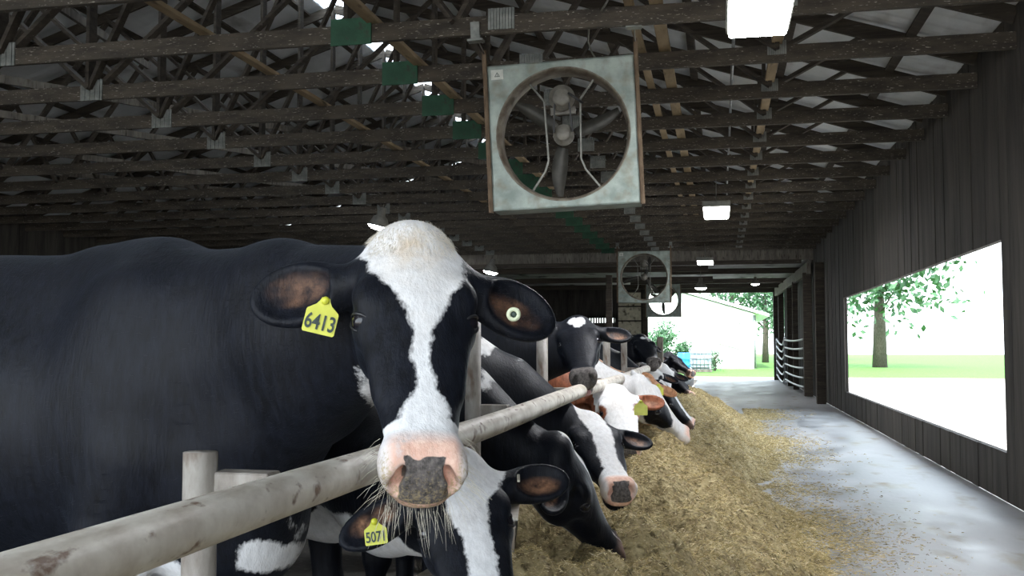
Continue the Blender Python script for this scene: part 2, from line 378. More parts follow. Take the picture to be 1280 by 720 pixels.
def head_field(Fd, P, U, V, Wn, S, ears, muzzle=True, openm=0):
    """P poll, U down the face, V viewer's right facing it, Wn out of the face"""
    P = np.array(P); B = np.array([U, V, Wn])
    G = lambda u, v, w: P+S*(u*B[0]+v*B[1]+w*B[2])
    lo = np.minimum.reduce([G(u, v, w) for u in (-.08, .6) for v in (-.16, .16) for w in (-.26, .06)])
    hi = np.maximum.reduce([G(u, v, w) for u in (-.08, .6) for v in (-.16, .16) for w in (-.26, .06)])
    def fn(X):
        q = (X-P)@B.T/S; u = q[..., 0]; v = q[..., 1]; w = q[..., 2]
        a = np.interp(u, HU, HA); t = np.interp(u, HU, HT); b_ = np.interp(u, HU, HB)
        c = (t+b_)/2; hh = (t-b_)/2
        s_ = np.clip((w-b_)/(t-b_+1e-6), -.2, 1.1)                      # 0 jaw .. 1 face
        nar = np.interp(s_, [-.2, 0, .35, .7, 1.1], [.45, .58, .82, 1.0, 1.0])
        mz = np.clip((u-.40)/.08, 0, 1); nar = nar*(1-mz)+np.maximum(nar, .86)*mz
        av = np.abs(v)/(a*nar); aw = np.abs(w-c)/hh
        p = 2.5+1.3*mz
        g = ((av**p+aw**p)**(1/p)-1)*np.minimum(a, hh)
        # roman to flat forehead: slight saddle between eyes and nose
        d = smax(g, u-.572, .035); d = smax(d, -(u+.035), .05)
        return d*S*.9
    Fd.put(fn, lo, hi, .03*S)
    E = lambda u, v, w, ru, rv, rw, k=.02, sub=False, Bx=None: Fd.ell(G(u, v, w), np.array([ru, rv, rw])*S, B if Bx is None else Bx, k*S, sub)
    E(.0, 0, -.045, .048, .068, .048, .04)                             # poll
    for sg in (-1, 1):
        E(.155, sg*.088, -.030, .045, .034, .026, .025)                  # brow ridge
        E(.20, sg*.084, -.064, .044, .034, .034, .02)                  # orbit
        E(.25, sg*.072, -.075, .10, .026, .03, .04)                      # cheek bone
        E(.19, sg*.062, -.145, .075, .045, .062, .04)                    # jaw muscle
        E(.105, sg*.120, -.075, .030, .018, .035, .03, True)              # temple hollow
        E(.31, sg*.105, -.10, .055, .022, .03, .04, True)               # hollow below the cheek bone
    if muzzle:
        E(.500, 0, -.062, .048, .069, .052, .025)
        for sg in (-1, 1):
            E(.505, sg*.046, -.055, .045, .028, .045, .02)               # flews beside the nostril
            Bn = np.array([B[0]*.80-B[2]*.6, B[1], B[0]*.6+B[2]*.80])
            Bn = np.array([Bn[0]*math.cos(.5)+sg*Bn[1]*math.sin(.5), -sg*Bn[0]*math.sin(.5)+Bn[1]*math.cos(.5), Bn[2]])
            E(.535, sg*.046, -.040, .025, .011, .030, .008, True, Bn)    # nostril
            E(.522, sg*.061, -.030, .020, .010, .012, .014, False, Bn)  # outer nostril wing
            E(.556, sg*.048, -.062, .014, .008, .012, .010, True, Bn)
        E(.545, 0, -.115-openm*.01, .022+openm*.01, .07, .007+openm*.012, .008, True)    # mouth line
        E(.49, 0, -.135-openm*.012, .055, .048, .024, .02)                   # chin
    for (ed, en, L, Wd) in ears:                                         # ear direction, opening normal (head coordinates)
        sg = 1 if ed[1] > 0 else -1
        e1 = ed[0]*B[0]+ed[1]*B[1]+ed[2]*B[2]; e1 = e1/np.linalg.norm(e1)
        en_ = en[0]*B[0]+en[1]*B[1]+en[2]*B[2]; en_ = en_-e1*(en_@e1); en_ /= np.linalg.norm(en_)
        e2 = np.cross(en_, e1); Be = np.array([e1, e2, en_])
        base = G(.075, sg*.088, -.080)
        Fd.cap(base, base+e1*.085*S, .040*S, .040*S, .045*S)
        ctr = base+e1*(.040+L*.5)*S
        Fd.ell(ctr, np.array([L*.55, Wd, .028])*S, Be, .02*S)
        Fd.ell(ctr+e1*.02*S+en_*.026*S, np.array([L*.44, Wd*.84, .030])*S, Be, .012*S, True)

def pn(X, f=1.0, seed=0.0):
    """cheap smooth pseudo-noise, about -1..1"""
    x, y, z = X[:, 0]*f+seed, X[:, 1]*f+seed*1.7, X[:, 2]*f-seed*.6
    return (np.sin(1.7*x+2.1*np.sin(y*1.3+z))+np.sin(2.3*y+1.7*np.sin(z*1.9-x))+np.sin(1.9*z+2.3*np.sin(x*1.1+y*.7)))/3

COWS = []
def cow(label, wither, heading, P, M, face, group=None, S=1.0, coat='coat_black', blaze=None, hpatch=(), bpatch=(), bodybase=-1.0,
        fine=.010, coarse=.03, ears=None, earcol=1.0, eyes=True, tag_=None, stain=0, pinknose=1.0, padcol=1.0, nape=None, zoff=0.0, openm=0, headbase=-1.0, roll=0, neckw=(), bits=0.0, dewlap=False, hs=1.0, eyelook=None):
    """wither: (X, Y) of the withers; heading: yaw the body faces; P, M: poll and muzzle tip; face: hint for where the face looks"""
    root = empty('dairy_cow', (wither[0], wither[1], zoff)); tag(root, label, 'cow', group)
    P = np.array(P, float); M = np.array(M, float); face = np.array(face, float)
    U = (M-P)/np.linalg.norm(M-P); Wn = face-U*(face@U); Wn /= np.linalg.norm(Wn); V = np.cross(Wn, U)
    if roll:
        V, Wn = V*math.cos(roll)+Wn*math.sin(roll), -V*math.sin(roll)+Wn*math.cos(roll)
    SB = S; S = S*hs                                                   # body scale, head scale
    B = np.array([U, V, Wn]); G = lambda u, v, w: P+S*(u*U+v*V+w*Wn)
    hd = np.array([math.cos(heading), math.sin(heading), 0]); lf = np.array([-hd[1], hd[0], 0]); upv = np.array([0, 0, 1.0])
    O = np.array([wither[0], wither[1], zoff]); Bb = np.array([hd, lf, upv]); K = lambda x, y, z: O+SB*(x*hd+y*lf+z*upv)
    if ears is None: ears = [((.25, -1, -.15), (.1, -.1, 1), .20, .055), ((.25, 1, -.15), (.1, .1, 1), .20, .055)]
    # bounds
    hpts = [G(u, v, w) for u in (-.1, .62) for v in (-.34, .34) for w in (-.25, .08)]
    hlo = np.minimum.reduce(hpts); hhi = np.maximum.reduce(hpts)
    bpts = [K(x, y, z) for x in (-1.75, .5) for y in (-.4, .4) for z in (-.02, 1.55)]+[hlo, hhi]
    lo = np.minimum.reduce(bpts); hi = np.maximum.reduce(bpts)
    ax = [axis_grid(lo[i], hi[i], hlo[i], hhi[i], fine, coarse) for i in range(3)]
    Fd = Field(*ax)
    e = lambda c, r, k=.08, sub=False: Fd.ell(K(*c), np.array(r)*SB, Bb, k*SB, sub)
    cp = lambda a, b_, ra, rb, k=.06: Fd.cap(K(*a), K(*b_), ra*SB, rb*SB, k*SB)
    e((-.02, 0, .98), (.36, .24, .40)); e((-.55, 0, .96), (.56, .33, .40), .12); e((-1.15, 0, 1.10), (.38, .26, .30), .12)
    cp((.02, 0, 1.30), (-1.3, 0, 1.30), .11, .12, .12)
    cp((.04, 0, 1.36), (-.15, 0, 1.36), .055, .05, .10)
    e((.22, 0, .80), (.17, .13, .22), .1)
    for sg in (-1, 1):
        e((-1.12, sg*.20, 1.28), (.08, .07, .06), .08); e((.06, sg*.17, 1.05), (.17, .09, .30), .1)
        cp((.08, sg*.17, .9), (.02, sg*.18, .70), .10, .08); cp((.02, sg*.18, .72), (.06, sg*.16, .40), .075, .050, .03)
        e((.07, sg*.16, .40), (.055, .052, .065), .02); cp((.06, sg*.16, .38), (.06, sg*.16, .13), .040, .036, .02)
        cp((.06, sg*.16, .13), (.10, sg*.16, .04), .045, .055, .02)
        cp((-1.25, sg*.17, 1.05), (-1.03, sg*.20, .78), .19, .12); cp((-1.03, sg*.20, .78), (-1.38, sg*.17, .50), .11, .05, .05)
        cp((-1.38, sg*.17, .52), (-1.33, sg*.17, .14), .050, .038, .03); cp((-1.33, sg*.17, .13), (-1.27, sg*.17, .04), .045, .055, .02)
    e((-.92, 0, .60), (.20, .16, .14), .06)
    Fd.cap(K(-1.48, 0, 1.34), K(-1.62, 0, .95), .035*S, .02*S, .04); Fd.cap(K(-1.62, 0, .95), K(-1.62, 0, .5), .02*S, .035*S, .03)
    S, SH = SB, S
    # neck: nape and throat lines joined
    n0 = K(.02, 0, 1.26); t0 = K(.22, 0, .92); n1 = G(.05, 0, -.125); t1 = G(.13, 0, -.17)
    mid = [.5*(n0+n1), .5*(t0+t1)]
    bend = np.array(nape, float) if nape is not None else .04*upv
    nm = mid[0]+bend; tm = mid[1]+bend*.8
    Fd.cap(n0, nm, .15*S, .115*S, .1*S); Fd.cap(nm, n1, .115*S, .085*S, .06*S)
    if dewlap: Fd.cap(K(.26, 0, .74), .5*(t0+tm)-np.array([0, 0, .06]), .17*S, .11*S, .12*S)
    Fd.cap(t0, tm, .17*S, .12*S, .1*S); Fd.cap(tm, t1, .12*S, .072*S, .05*S)
    m0 = .5*(n0+t0); m1 = .5*(n1+t1); mm = .5*(nm+tm)
    Fd.cap(m0, mm, .20*S, .135*S, .08*S); Fd.cap(mm, m1, .135*S, .09*S, .06*S)
    S = SH
    head_field(Fd, P, U, V, Wn, S, ears, True, openm)
    Pts, Q = surface_nets(Fd.F, *ax)
    # drop stray shells: none expected. local coordinates
    q = (Pts-P)@B.T/S; u, v, w = q.T
    bl = (Pts-O)@Bb.T/SB
    wob = .012*pn(Pts, 22, 3)+.006*pn(Pts, 50, 9)
    wobb = .045*pn(Pts, 5, 2.3)+.02*pn(Pts, 13, 1)+.008*pn(Pts, 40, 1)
    inhead = (u > -.04)&(u < .62)&(w > -.23)&(w < .08)&(np.abs(v) < .145)
    wm = np.full(len(Pts), bodybase)
    for (c, r) in bpatch:                                              # ellipsoid white patches in body coordinates
        r_ = np.array(r); dd = (1-np.sqrt((((bl-np.array(c))/r_)**2).sum(1)))*min(abs(r_).min(), .3)+wobb*.5
        wm = np.maximum(wm, dd) if bodybase < 0 else np.minimum(wm, -dd)
    hm = np.full(len(Pts), headbase)
    if blaze is not None:
        bu, bL, bR = [np.array(t) for t in zip(*blaze)]
        dd = np.minimum(v-np.interp(u, bu, bL), np.interp(u, bu, bR)-v)+wob*.5
        dd = np.where(w < -.085, np.minimum(dd, (w+.085)), dd); dd = np.where(u < -.02, np.minimum(dd, u+.02+.03), dd)
        hm = np.maximum(hm, dd)
    for (c, r, sg) in hpatch:                                          # head patches: centre, radii, +1 white / -1 dark
        dd = (1-np.sqrt((((q-np.array(c))/np.array(r))**2).sum(1)))*min(r)+wob*.5
        hm = np.maximum(hm, dd) if sg > 0 else np.minimum(hm, -dd)
    if inhead.any(): wm = np.where(inhead, hm, wm)
    for (c, r) in neckw:                                               # world-space white patches on the neck
        dd = (1-np.sqrt((((Pts-np.array(c))/np.array(r))**2).sum(1)))*min(r)+wob*.8
        wm = np.maximum(wm, dd) if sum(r) > 0 else wm
    ss = lambda x, a, b_: np.clip((x-a)/(b_-a), 0, 1)
    pk = ss(u, .455, .49)*inhead*pinknose*ss(w, -.118, -.095)*(1-.8*ss(np.abs(v), .054, .068))
    pad = ss(u+.010*pn(Pts, 60, 5), .506, .522)*(1-ss(np.abs(v)-np.interp(u, [.5, .53, .545, .57], [.040, .034, .044, .046])+.004*pn(Pts, 70, 2), -.004, .006))*ss(w, -.082, -.074)*inhead*padcol
    if padcol > 1: pad = np.minimum(1, ss(u, .47, .49)*inhead*2)
    lipd = np.zeros(len(Pts))
    er = np.zeros(len(Pts))
    for (ed, en, L_, Wd) in ears:
        sg = 1 if ed[1] > 0 else -1
        e1 = np.array(ed, float); e1 /= np.linalg.norm(e1); en_ = np.array(en, float); en_ -= e1*(en_@e1); en_ /= np.linalg.norm(en_)
        e2 = np.cross(en_, e1); qq = q-np.array([.075, sg*.088, -.080])-e1*(.045+L_*.5)
        a_ = qq@e1; b_ = qq@e2; c_ = qq@en_
        rr = np.sqrt(((a_-.0)/(L_*.38))**2+((b_+.010)/(Wd*.55))**2)
        er = np.maximum(er, ss(1-rr, .0, .45)*(c_ > -.012)*(c_ < .05)*(np.abs(a_) < L_*.5)*(.55+.45*pn(Pts, 30, 4))*earcol)
    st = (stain*np.exp(-((u-.045)/.06)**2-(v/.055)**2))*inhead
    hf = ss(-(bl[:, 2]), -.075, -.065)
    bt = (.7*ss(u, .47, .53)*ss(-w, .03, .10)+.30*ss(u, .50, .54)+.5*ss(np.abs(v), .05, .064)*ss(u, .47, .50))*inhead*bits
    Lp = Pts-O
    me = np_mesh('body', Lp, Q)
    for nm_, arr in (('wm', wm), ('pk', pk), ('pd', pad), ('er', np.clip(er, 0, 1)), ('stain', np.clip(st, 0, 1)), ('hf', hf), ('bits', np.clip(bt, 0, 1))):
        a_ = me.attributes.new(nm_, 'FLOAT', 'POINT'); a_.data.foreach_set('value', arr.astype(np.float32))
    body = link('body', me, MAT[coat], root)
    rec = dict(root=root, body=body, P=P, U=U, V=V, Wn=Wn, S=S, O=O, G=G, B=B, ears=ears)
    if eyes:
        for sg in (-1, 1):
            c = Vector(G(.200, sg*.098, -.050)-O); r = .0245*S
            nrm = Vector(.66*sg*V+.62*Wn+.15*U) if eyelook is None else Vector(eyelook[0]*sg*V+eyelook[1]*Wn+eyelook[2]*U); nrm.normalize()
            T = Vector(-sg*V+.12*U); T = (T-nrm*T.dot(nrm)).normalized(); Bv = nrm.cross(T)
            if Bv.dot(Vector(U)) > 0: Bv = -Bv                          # T toward the nose bridge, Bv toward the poll
            sp = lambda a, e, R: c+(nrm*(math.cos(e)*math.cos(a))+T*(math.cos(e)*math.sin(a))+Bv*math.sin(e))*R
            nA, nE = 20, 12; mb = MB(); vs = []; fs = []
            for i in range(nA+1):
                for j in range(nE+1): vs.append(sp(-math.pi/2*1.1+math.pi*1.1*i/nA, -math.pi/2+math.pi*j/nE, r))
            for i in range(nA):
                for j in range(nE):
                    q_ = i*(nE+1)+j; fs.append([q_, q_+nE+1, q_+nE+2, q_+1])
            mb.add(vs, fs, True)
            for i in range(nA):
                for j in range(nE):
                    aa = -1.1*90+198*(i+.5)/nA; ee = -90+180*(j+.5)/nE
                    mb.mi[i*nE+j] = 1 if (aa > 40 and ee < 4) or aa > 66 else 0
            mb.build('eye', [MAT['eye'], MAT['eyewhite']], root)
            if fine < .0125:
                for s2, e0, th in ((1, .70, .0036), (-1, .62, .0028)):
                    lid = MB(); vs = []; fs = []; m_ = 16; k_ = 6
                    edge = lambda a: s2*e0*max(0, math.cos(a*1.12))**.7
                    for i in range(m_+1):
                        a_ = -1.38+2.76*i/m_; e_ = edge(a_)
                        for j in range(k_+1):
                            t = j/k_; vs.append(sp(a_, e_+(s2*1.45-e_)*t, r*(1.07-.03*t)))
                    for i in range(m_):
                        for j in range(k_):
                            q_ = i*(k_+1)+j; fs.append([q_, q_+k_+1, q_+k_+2, q_+1] if s2 < 0 else [q_, q_+1, q_+k_+2, q_+k_+1])
                    lid.add(vs, fs, True)
                    lid.tube([sp(-1.38+2.76*i/m_, edge(-1.38+2.76*i/m_), r*1.07) for i in range(m_+1)], [th*S*(.4+.6*math.sin(math.pi*i/m_)) for i in range(m_+1)], 8)
                    lid.build('eyelid', MAT['lid'], root)
    COWS.append(rec)
    return rec
m, nt, b = newmat('dark_eyelid_skin'); b.inputs['Base Color'].default_value = (.012, .012, .014, 1); b.inputs['Roughness'].default_value = .4; MAT['lid'] = m

def number_mesh(txt, size, mat, thick=.0012, sx=.72):
    cu = bpy.data.curves.new('number', 'FONT'); cu.body = txt; cu.size = size; cu.extrude = thick; cu.offset = size*.018
    cu.align_x = 'CENTER'; cu.align_y = 'CENTER'; cu.space_character = 1.0
    ob = bpy.data.objects.new('tmp', cu); COL.objects.link(ob)
    dg = bpy.context.evaluated_depsgraph_get(); dg.update()
    me = bpy.data.meshes.new_from_object(ob.evaluated_get(dg)); bpy.data.objects.remove(ob)
    for v_ in me.vertices: v_.co.x *= sx
    me.materials.clear(); me.materials.append(mat); return me
def ear_tag(rec, pos, normal, upd, h=.062, w=.058, txt=None, tsize=.034, label=None, small=False):
    """flat moulded tag: neck on top, flared body; pos is the button"""
    root = rec['root']; n = Vector(normal).normalized(); up = Vector(upd); up = (up-n*up.dot(n)).normalized(); rt = up.cross(n)
    Mx = Matrix(((rt.x, up.x, n.x, pos[0]-rec['O'][0]), (rt.y, up.y, n.y, pos[1]-rec['O'][1]), (rt.z, up.z, n.z, pos[2]-rec['O'][2]), (0, 0, 0, 1)))
    out = [(-.12, .10), (.12, .10), (.16, -.02), (.24, -.16), (.48, -.36), (.5, -.42), (.5, -1.12), (.46, -1.18), (-.46, -1.18), (-.5, -1.12), (-.5, -.42), (-.48, -.36), (-.24, -.16), (-.16, -.02)]
    mb = MB(); k = len(out); t = .0014
    vs = [(x*w, y*h, t) for x, y in out]+[(x*w, y*h, -t) for x, y in out]
    mb.add([Mx @ Vector(v_) for v_ in vs], [list(range(k))[::-1], [k+i for i in range(k)]]+[[i, (i+1) % k, k+(i+1) % k, k+i] for i in range(k)])
    tg = mb.build('ear_tag', MAT['yellow'], root); tag(tg, label or 'yellow plastic ear tag')
    bt = MB(); bt.lathe([(.0005, t+.006), (.007, t+.005), (.009, t), (.009, -t)], 14, Mx); bt.build('tag_button', MAT['yellow'], tg)
    if txt:
        nm = number_mesh(txt, tsize, MAT['ink']); nm.transform(Mx @ Matrix.Translation((0, -.80*h, t+.0012)))
        o = link('tag_number', nm, None, tg); tag(o, 'dark printed number '+txt)
        if small:
            nm = number_mesh('~~~~\n~~~~', tsize*.28, MAT['ink'])
    return tg
# ------------------------------------------------------------------ barn shell
XR, XL, YE, YA, YB = 2.38, -14.4, 26.7, 39.0, -3.2                       # right wall, left wall, end of trusses, far doorway, open end behind
def struct(name, mb, mat, kind='structure'):
    return tag(mb.build(name, mat), kind=kind)
struct('floor', MB().box((-.84, YB, -.2), (XR, YA+.3, 0)), MAT['floor'])
tag(MB().box((XL, YB, -.2), (-1.0, YA+.3, .08)).build('floor_pen', MAT['pen']), kind='structure')
def wall_boards(mb, x, y0, y1, z0, z1, sgn=1, seed=1, bw=.24, skip=()):
    r = random.Random(seed); y = y0
    while y < y1:
        e = min(y+bw, y1); j = r.uniform(0, .012)
        mb.box((x+min(0, sgn*.03)+sgn*j, y+.004, z0), (x+max(0, sgn*.03)+sgn*j, e-.004, z1)); y = e
mb = MB()
for (a, b_, z0, z1) in ((YB, 9.3, 0, 4.1), (9.3, 20.5, 2.25, 4.1), (9.3, 20.5, 0, .42), (20.5, 29.2, 0, 4.1), (29.2, 29.5, 0, 1.2), (29.2, 29.5, 2.3, 4.1), (29.5, 33.4, 0, 4.1), (33.4, 33.85, 0, 1.25), (33.4, 33.85, 2.55, 4.1), (33.85, YA+.1, 0, 4.1)):
    wall_boards(mb, XR, a, b_, z0, z1, 1, int(a*7)+3)
for (a, b_, z0, z1) in ((YB, 9.3, 0, 4.1), (9.3, 20.5, 2.25, 4.1), (9.3, 20.5, 0, .42), (20.5, 29.2, 0, 4.1), (29.5, 33.4, 0, 4.1), (33.85, YA+.1, 0, 4.1)):
    mb.box((XR+.045, a, z0), (XR+.07, b_, z1))
struct('wall_right', mb, MAT['wallwood'])
mb = MB(); wall_boards(mb, XL, YB, YA+.1, 0, 4.1, -1, 5, .6); mb.box((XL-.07, YB, 0), (XL-.045, YA+.1, 4.1)); struct('wall_left', mb, MAT['wallwood'])
# far end wall with the drive-through doorway
mb = MB(); DX0, DX1, DZ = -2.72, 1.98, 3.30
x = XL; r_ = random.Random(4)
while x < XR:
    e = min(x+.3, XR); j = r_.uniform(0, .012)
    if e <= DX0+.01:
        if -5.1 < x < -4.0:
            mb.box((x+.002, YA+j, 0), (e-.002, YA+.03+j, 2.18)); mb.box((x+.002, YA+j, 2.36), (e-.002, YA+.03+j, 3.9))
            for q in range(3): mb.box((x+q*.1+.035, YA+j, 2.18), (x+q*.1+.1, YA+.03+j, 2.5))
        else: mb.box((x+.004, YA+j, 0), (e-.004, YA+.03+j, 3.9))
    elif x >= DX1-.3: mb.box((max(x, DX1)+.004, YA+j, 0), (e-.004, YA+.03+j, 3.9))
    else:
        if x < DX0: mb.box((x+.004, YA+j, 0), (DX0, YA+.03+j, 3.9))
        mb.box((max(x, DX0)+.004, YA+j, DZ), (e-.004, YA+.03+j, 3.9))
    x = e
mb.box((XL, YA+.045, 0), (-5.1, YA+.07, 3.9)); mb.box((-4.0, YA+.045, 0), (DX0, YA+.07, 3.9)); mb.box((-5.1, YA+.045, 0), (-4.0, YA+.07, 2.18)); mb.box((-5.1, YA+.045, 2.36), (-4.0, YA+.07, 3.9))
mb.box((DX0, YA+.045, DZ), (XR, YA+.07, 3.9)); mb.box((DX1, YA+.045, 0), (XR, YA+.07, DZ))
struct('wall_far', mb, MAT['wallwood'])
mb = MB(); mb.box((DX0-.1, YA-.12, DZ), (DX1+.2, YA-.02, DZ+.32)); mb.box((DX1, YA-.14, 0), (DX1+.16, YA+.05, DZ)); mb.box((DX0-.2, YA-.14, 0), (DX0, YA+.05, DZ))
struct('trim_1', mb, MAT['truss'])
# pale stained panels fixed to the far wall left of the doorway
mb = MB()
for k in range(4): mb.box((-3.86, YA-.10, 1.15+k*.56), (-2.98, YA-.04, 1.15+k*.56+.51), .01)
tag(mb.build('wall_panel', MAT['panelwall']), 'pale stained wall panels with dark joints left of the far doorway', 'wall panel')
# main roof: two slopes with a slot at the ridge
RX, RZ = -6.0, 6.80; SL = (RZ-4.02)/(XR+.25-RX)
zr = lambda x: RZ-SL*abs(x-RX)
def slope(x0, x1, y0, y1, nm, mat, t=.03):
    mb = MB(); n = int((y1-y0)/.1); vs = []; fs = []
    for s_ in (0, t):
        for i in range(n+1):
            y = y0+(y1-y0)*i/n; d = .012 if i % 3 == 0 else 0
            for x in (x0, x1): vs.append((x, y, zr(x)+.02+d+s_))
    m_ = 2*(n+1)
    for i in range(n):
        fs.append([2*i, 2*i+2, 2*i+3, 2*i+1]); fs.append([m_+2*i, m_+2*i+1, m_+2*i+3, m_+2*i+2])
    mb.add(vs, fs); return struct(nm, mb, mat)
slope(RX+.22, XR+.6, YB-1, YE+.4, 'ceiling_right_slope', MAT['roof'])
slope(XL-.6, RX-.22, YB-1, YE+.4, 'ceiling_left_slope', MAT['roof'])
m, nt, b = newmat('translucent_ridge_skylight'); tb = nt.nodes.new('ShaderNodeBsdfTranslucent'); tb.inputs['Color'].default_value = (.75, .80, .85, 1)
nt.links.new(tb.outputs[0], nt.nodes['Material Output'].inputs['Surface']); MAT['skylight'] = m
struct('window_1', MB().add([(RX-.3, YB-1, RZ+.02), (RX+.3, YB-1, RZ+.02), (RX+.3, YE+.3, RZ+.02), (RX-.3, YE+.3, RZ+.02)], [[0, 1, 2, 3]]), MAT['skylight'])
# gable triangle closing the main roof above the annex, and the annex ceiling
mb = MB()
xs_ = np.arange(XL, XR+.3, .3)
for x in xs_: mb.box((x+.004, YE+.25, 3.75), (min(x+.3, XR)-.002, YE+.28, max(3.8, min(zr(x), zr(x+.3))+.02)))
mb.add([(XL, YE+.3, 3.7), (XR, YE+.3, 3.7), (XR, YE+.3, zr(XR)), (RX, YE+.3, RZ), (XL, YE+.3, zr(XL))], [[0, 1, 2, 3, 4]])
struct('wall_gable', mb, MAT['wallwood'])
mb = MB(); mb.box((XL, YE+.2, 3.62), (XR, YA+.1, 3.70)); struct('ceiling_annex', mb, MAT['ceilpanel'])
mb = MB(); mb.box((XL, YE, 3.52), (XR, YE+.08, 3.80)); struct('trim_2', mb, MAT['greyplank'])
mb = MB(); mb.box((XL, YE-.05, 3.42), (XR-.3, YE-.01, 3.53)); struct('trim_3', mb, MAT['truss'])
proto = None
for i, (y, z, x0, x1) in enumerate([(28.4, 3.46, XL, -.3), (30.2, 3.50, -1.4, XR), (32.4, 3.42, XL, -.2), (34.6, 3.48, -3, XR), (36.8, 3.44, XL, XR)]):
    tag(MB().bar((x0, y, z), (x1, y, z), .14, .16).build('ceiling_beam', MAT['truss']), ['dark beam under the far low ceiling, nearest left one', 'short dark beam under the low ceiling above the lane, nearest', 'dark beam under the low ceiling, left of the lane, second row', 'short dark beam under the low ceiling toward the doorway', 'full width dark beam just inside the far doorway'][i], 'beam')
tag(MB().bar((XR-.12, YE, 3.30), (XR-.3, YA, 3.30), .10, .30).build('wall_plate_beam', MAT['greyplank']), 'grey beam running along the top of the right wall to the far doorway', 'beam')
tag(MB().bar((-2.9, YE+.1, 3.2), (-2.9, YE+.1, 0.08), .16, .16, (1, 0, 0)).build('timber_post', MAT['truss']), 'dark square timber post left of the second fan', 'post')

# ------------------------------------------------------------------ roof trusses
TS, T0 = 1.24, 7.42
CZ = 3.74
tr = empty('roof_truss', (0, T0, 0)); tag(tr, 'dark timber roof truss with a green splice plate, one in the evenly spaced run overhead', 'roof truss', 'roof trusses')
MB().bar((XL, 0, CZ+.07), (XR, 0, CZ+.07), .045, .142).build('bottom_chord', MAT['chord'], tr)
MB().bar((XL, 0, zr(XL)-.08), (RX, 0, RZ-.08), .045, .14).build('top_chord', MAT['truss'], tr)
MB().bar((RX, 0, RZ-.08), (XR, 0, zr(XR)-.08), .045, .14).build('top_chord', MAT['truss'], tr)
webs = [(-6, -6), (-6, -3.6), (-2.0, -3.6), (-2.0, -1.2), (.5, -1.2), (.5, 1.4), (-6, -8.4), (-10, -8.4), (-10, -10.8), (-12.5, -10.8), (-6, -4.8), (-2.9, -2.9), (.5, .5)]
for j, (xb, xt) in enumerate(webs):
    off = .046 if j % 2 else -.046
    MB().bar((xb, off, CZ+.1), (xt, off, zr(xt)-.1), .036, .088 if j % 3 else .12, (0, 1, 0)).build('web', MAT['truss'], tr)
def plate(x, z, w, h, mat, nm, corr=True):
    mb = MB()
    if corr:
        n = 9
        for i in range(n): mb.box((x-w/2+w*i/n+.002, -.034-.004*(i % 2), z-h/2), (x-w/2+w*(i+1)/n-.001, -.022, z+h/2))
    else: mb.box((x-w/2, -.038, z-h/2), (x+w/2, -.023, z+h/2), .003)
    return mb.build(nm, mat, tr)
plate(-2.84, CZ+.085, .34, .215, MAT['green'], 'splice_plate', False)
plate(-1.62, CZ+.11, .21, .165, MAT['plate'], 'nail_plate'); plate(-6.0, CZ+.09, .24, .20, MAT['plate'], 'nail_plate'); plate(.5, CZ+.12, .16, .12, MAT['plate'], 'nail_plate')
for k in range(-7, 16):
    if k == 0: continue
    c_ = copy_tree(tr); c_.location = (0, T0+k*TS+(.0 if k % 2 else .02), 0)
pur = MB().bar((0, YB, 0), (0, YE, 0), .09, .04).build('roof_purlin', MAT['truss'])
tag(pur, 'dark purlin under the roof sheets, running the length of the barn', 'purlin', 'roof purlins')
first = True
for x in [RX+.45+i*1.05 for i in range(8)]+[RX-.45-i*1.05 for i in range(8)]:
    o = pur if first else pur.copy()
    if not first: COL.objects.link(o)
    o.location = (x, 0, zr(x)-.02); o.rotation_euler = (0, math.atan(SL)*(1 if x > RX else -1), 0); first = False
for (x, w, lab) in ((-4.12, .09, 'pale lumber brace on top of the chords, furthest left of the long braces'), (-2.66, .10, 'pale lumber brace beside the green splice plates'),
                    (-.64, .07, 'narrow pale brace right of the near fan, left one of the close pair'), (-.44, .10, 'wider pale brace right of the near fan, right one of the close pair'), (.50, .09, 'pale lumber brace above the lane, nearest the right wall')):
    tag(MB().box((x-w/2, 1.0, CZ+.145), (x+w/2, 25.4, CZ+.185), .004).build('lateral_brace', MAT['brace']), lab, 'brace')
tag(MB().tube([(.14, 1.5, CZ+.16), (.14, 24, CZ+.16)], .014, 8).build('conduit_pipe', MAT['galv']), 'thin pale conduit pipe running above the chords over the lane', 'conduit')
for i, (x, y, x2, y2) in enumerate([(-11, 9, -7.2, 24), (-9.6, 8, -5.4, 22), (-8.2, 7.5, -3.6, 21), (-12.5, 12, -9, 25), (-5.2, 6, -7.5, 12)]):
    zz = CZ+.25+i*.05
    tag(MB().bar((x, y, zz), (x2, y2, zz+.9), .04, .09).build('diagonal_brace', MAT['greyplank']),
        ['long grey diagonal brace over the cow pen, outermost but one', 'long grey diagonal brace over the cow pen, middle of the fan', 'grey diagonal brace closest to the green splice plates', 'grey diagonal brace furthest left over the pen', 'short grey diagonal brace below the ridge slot'][i], 'brace')

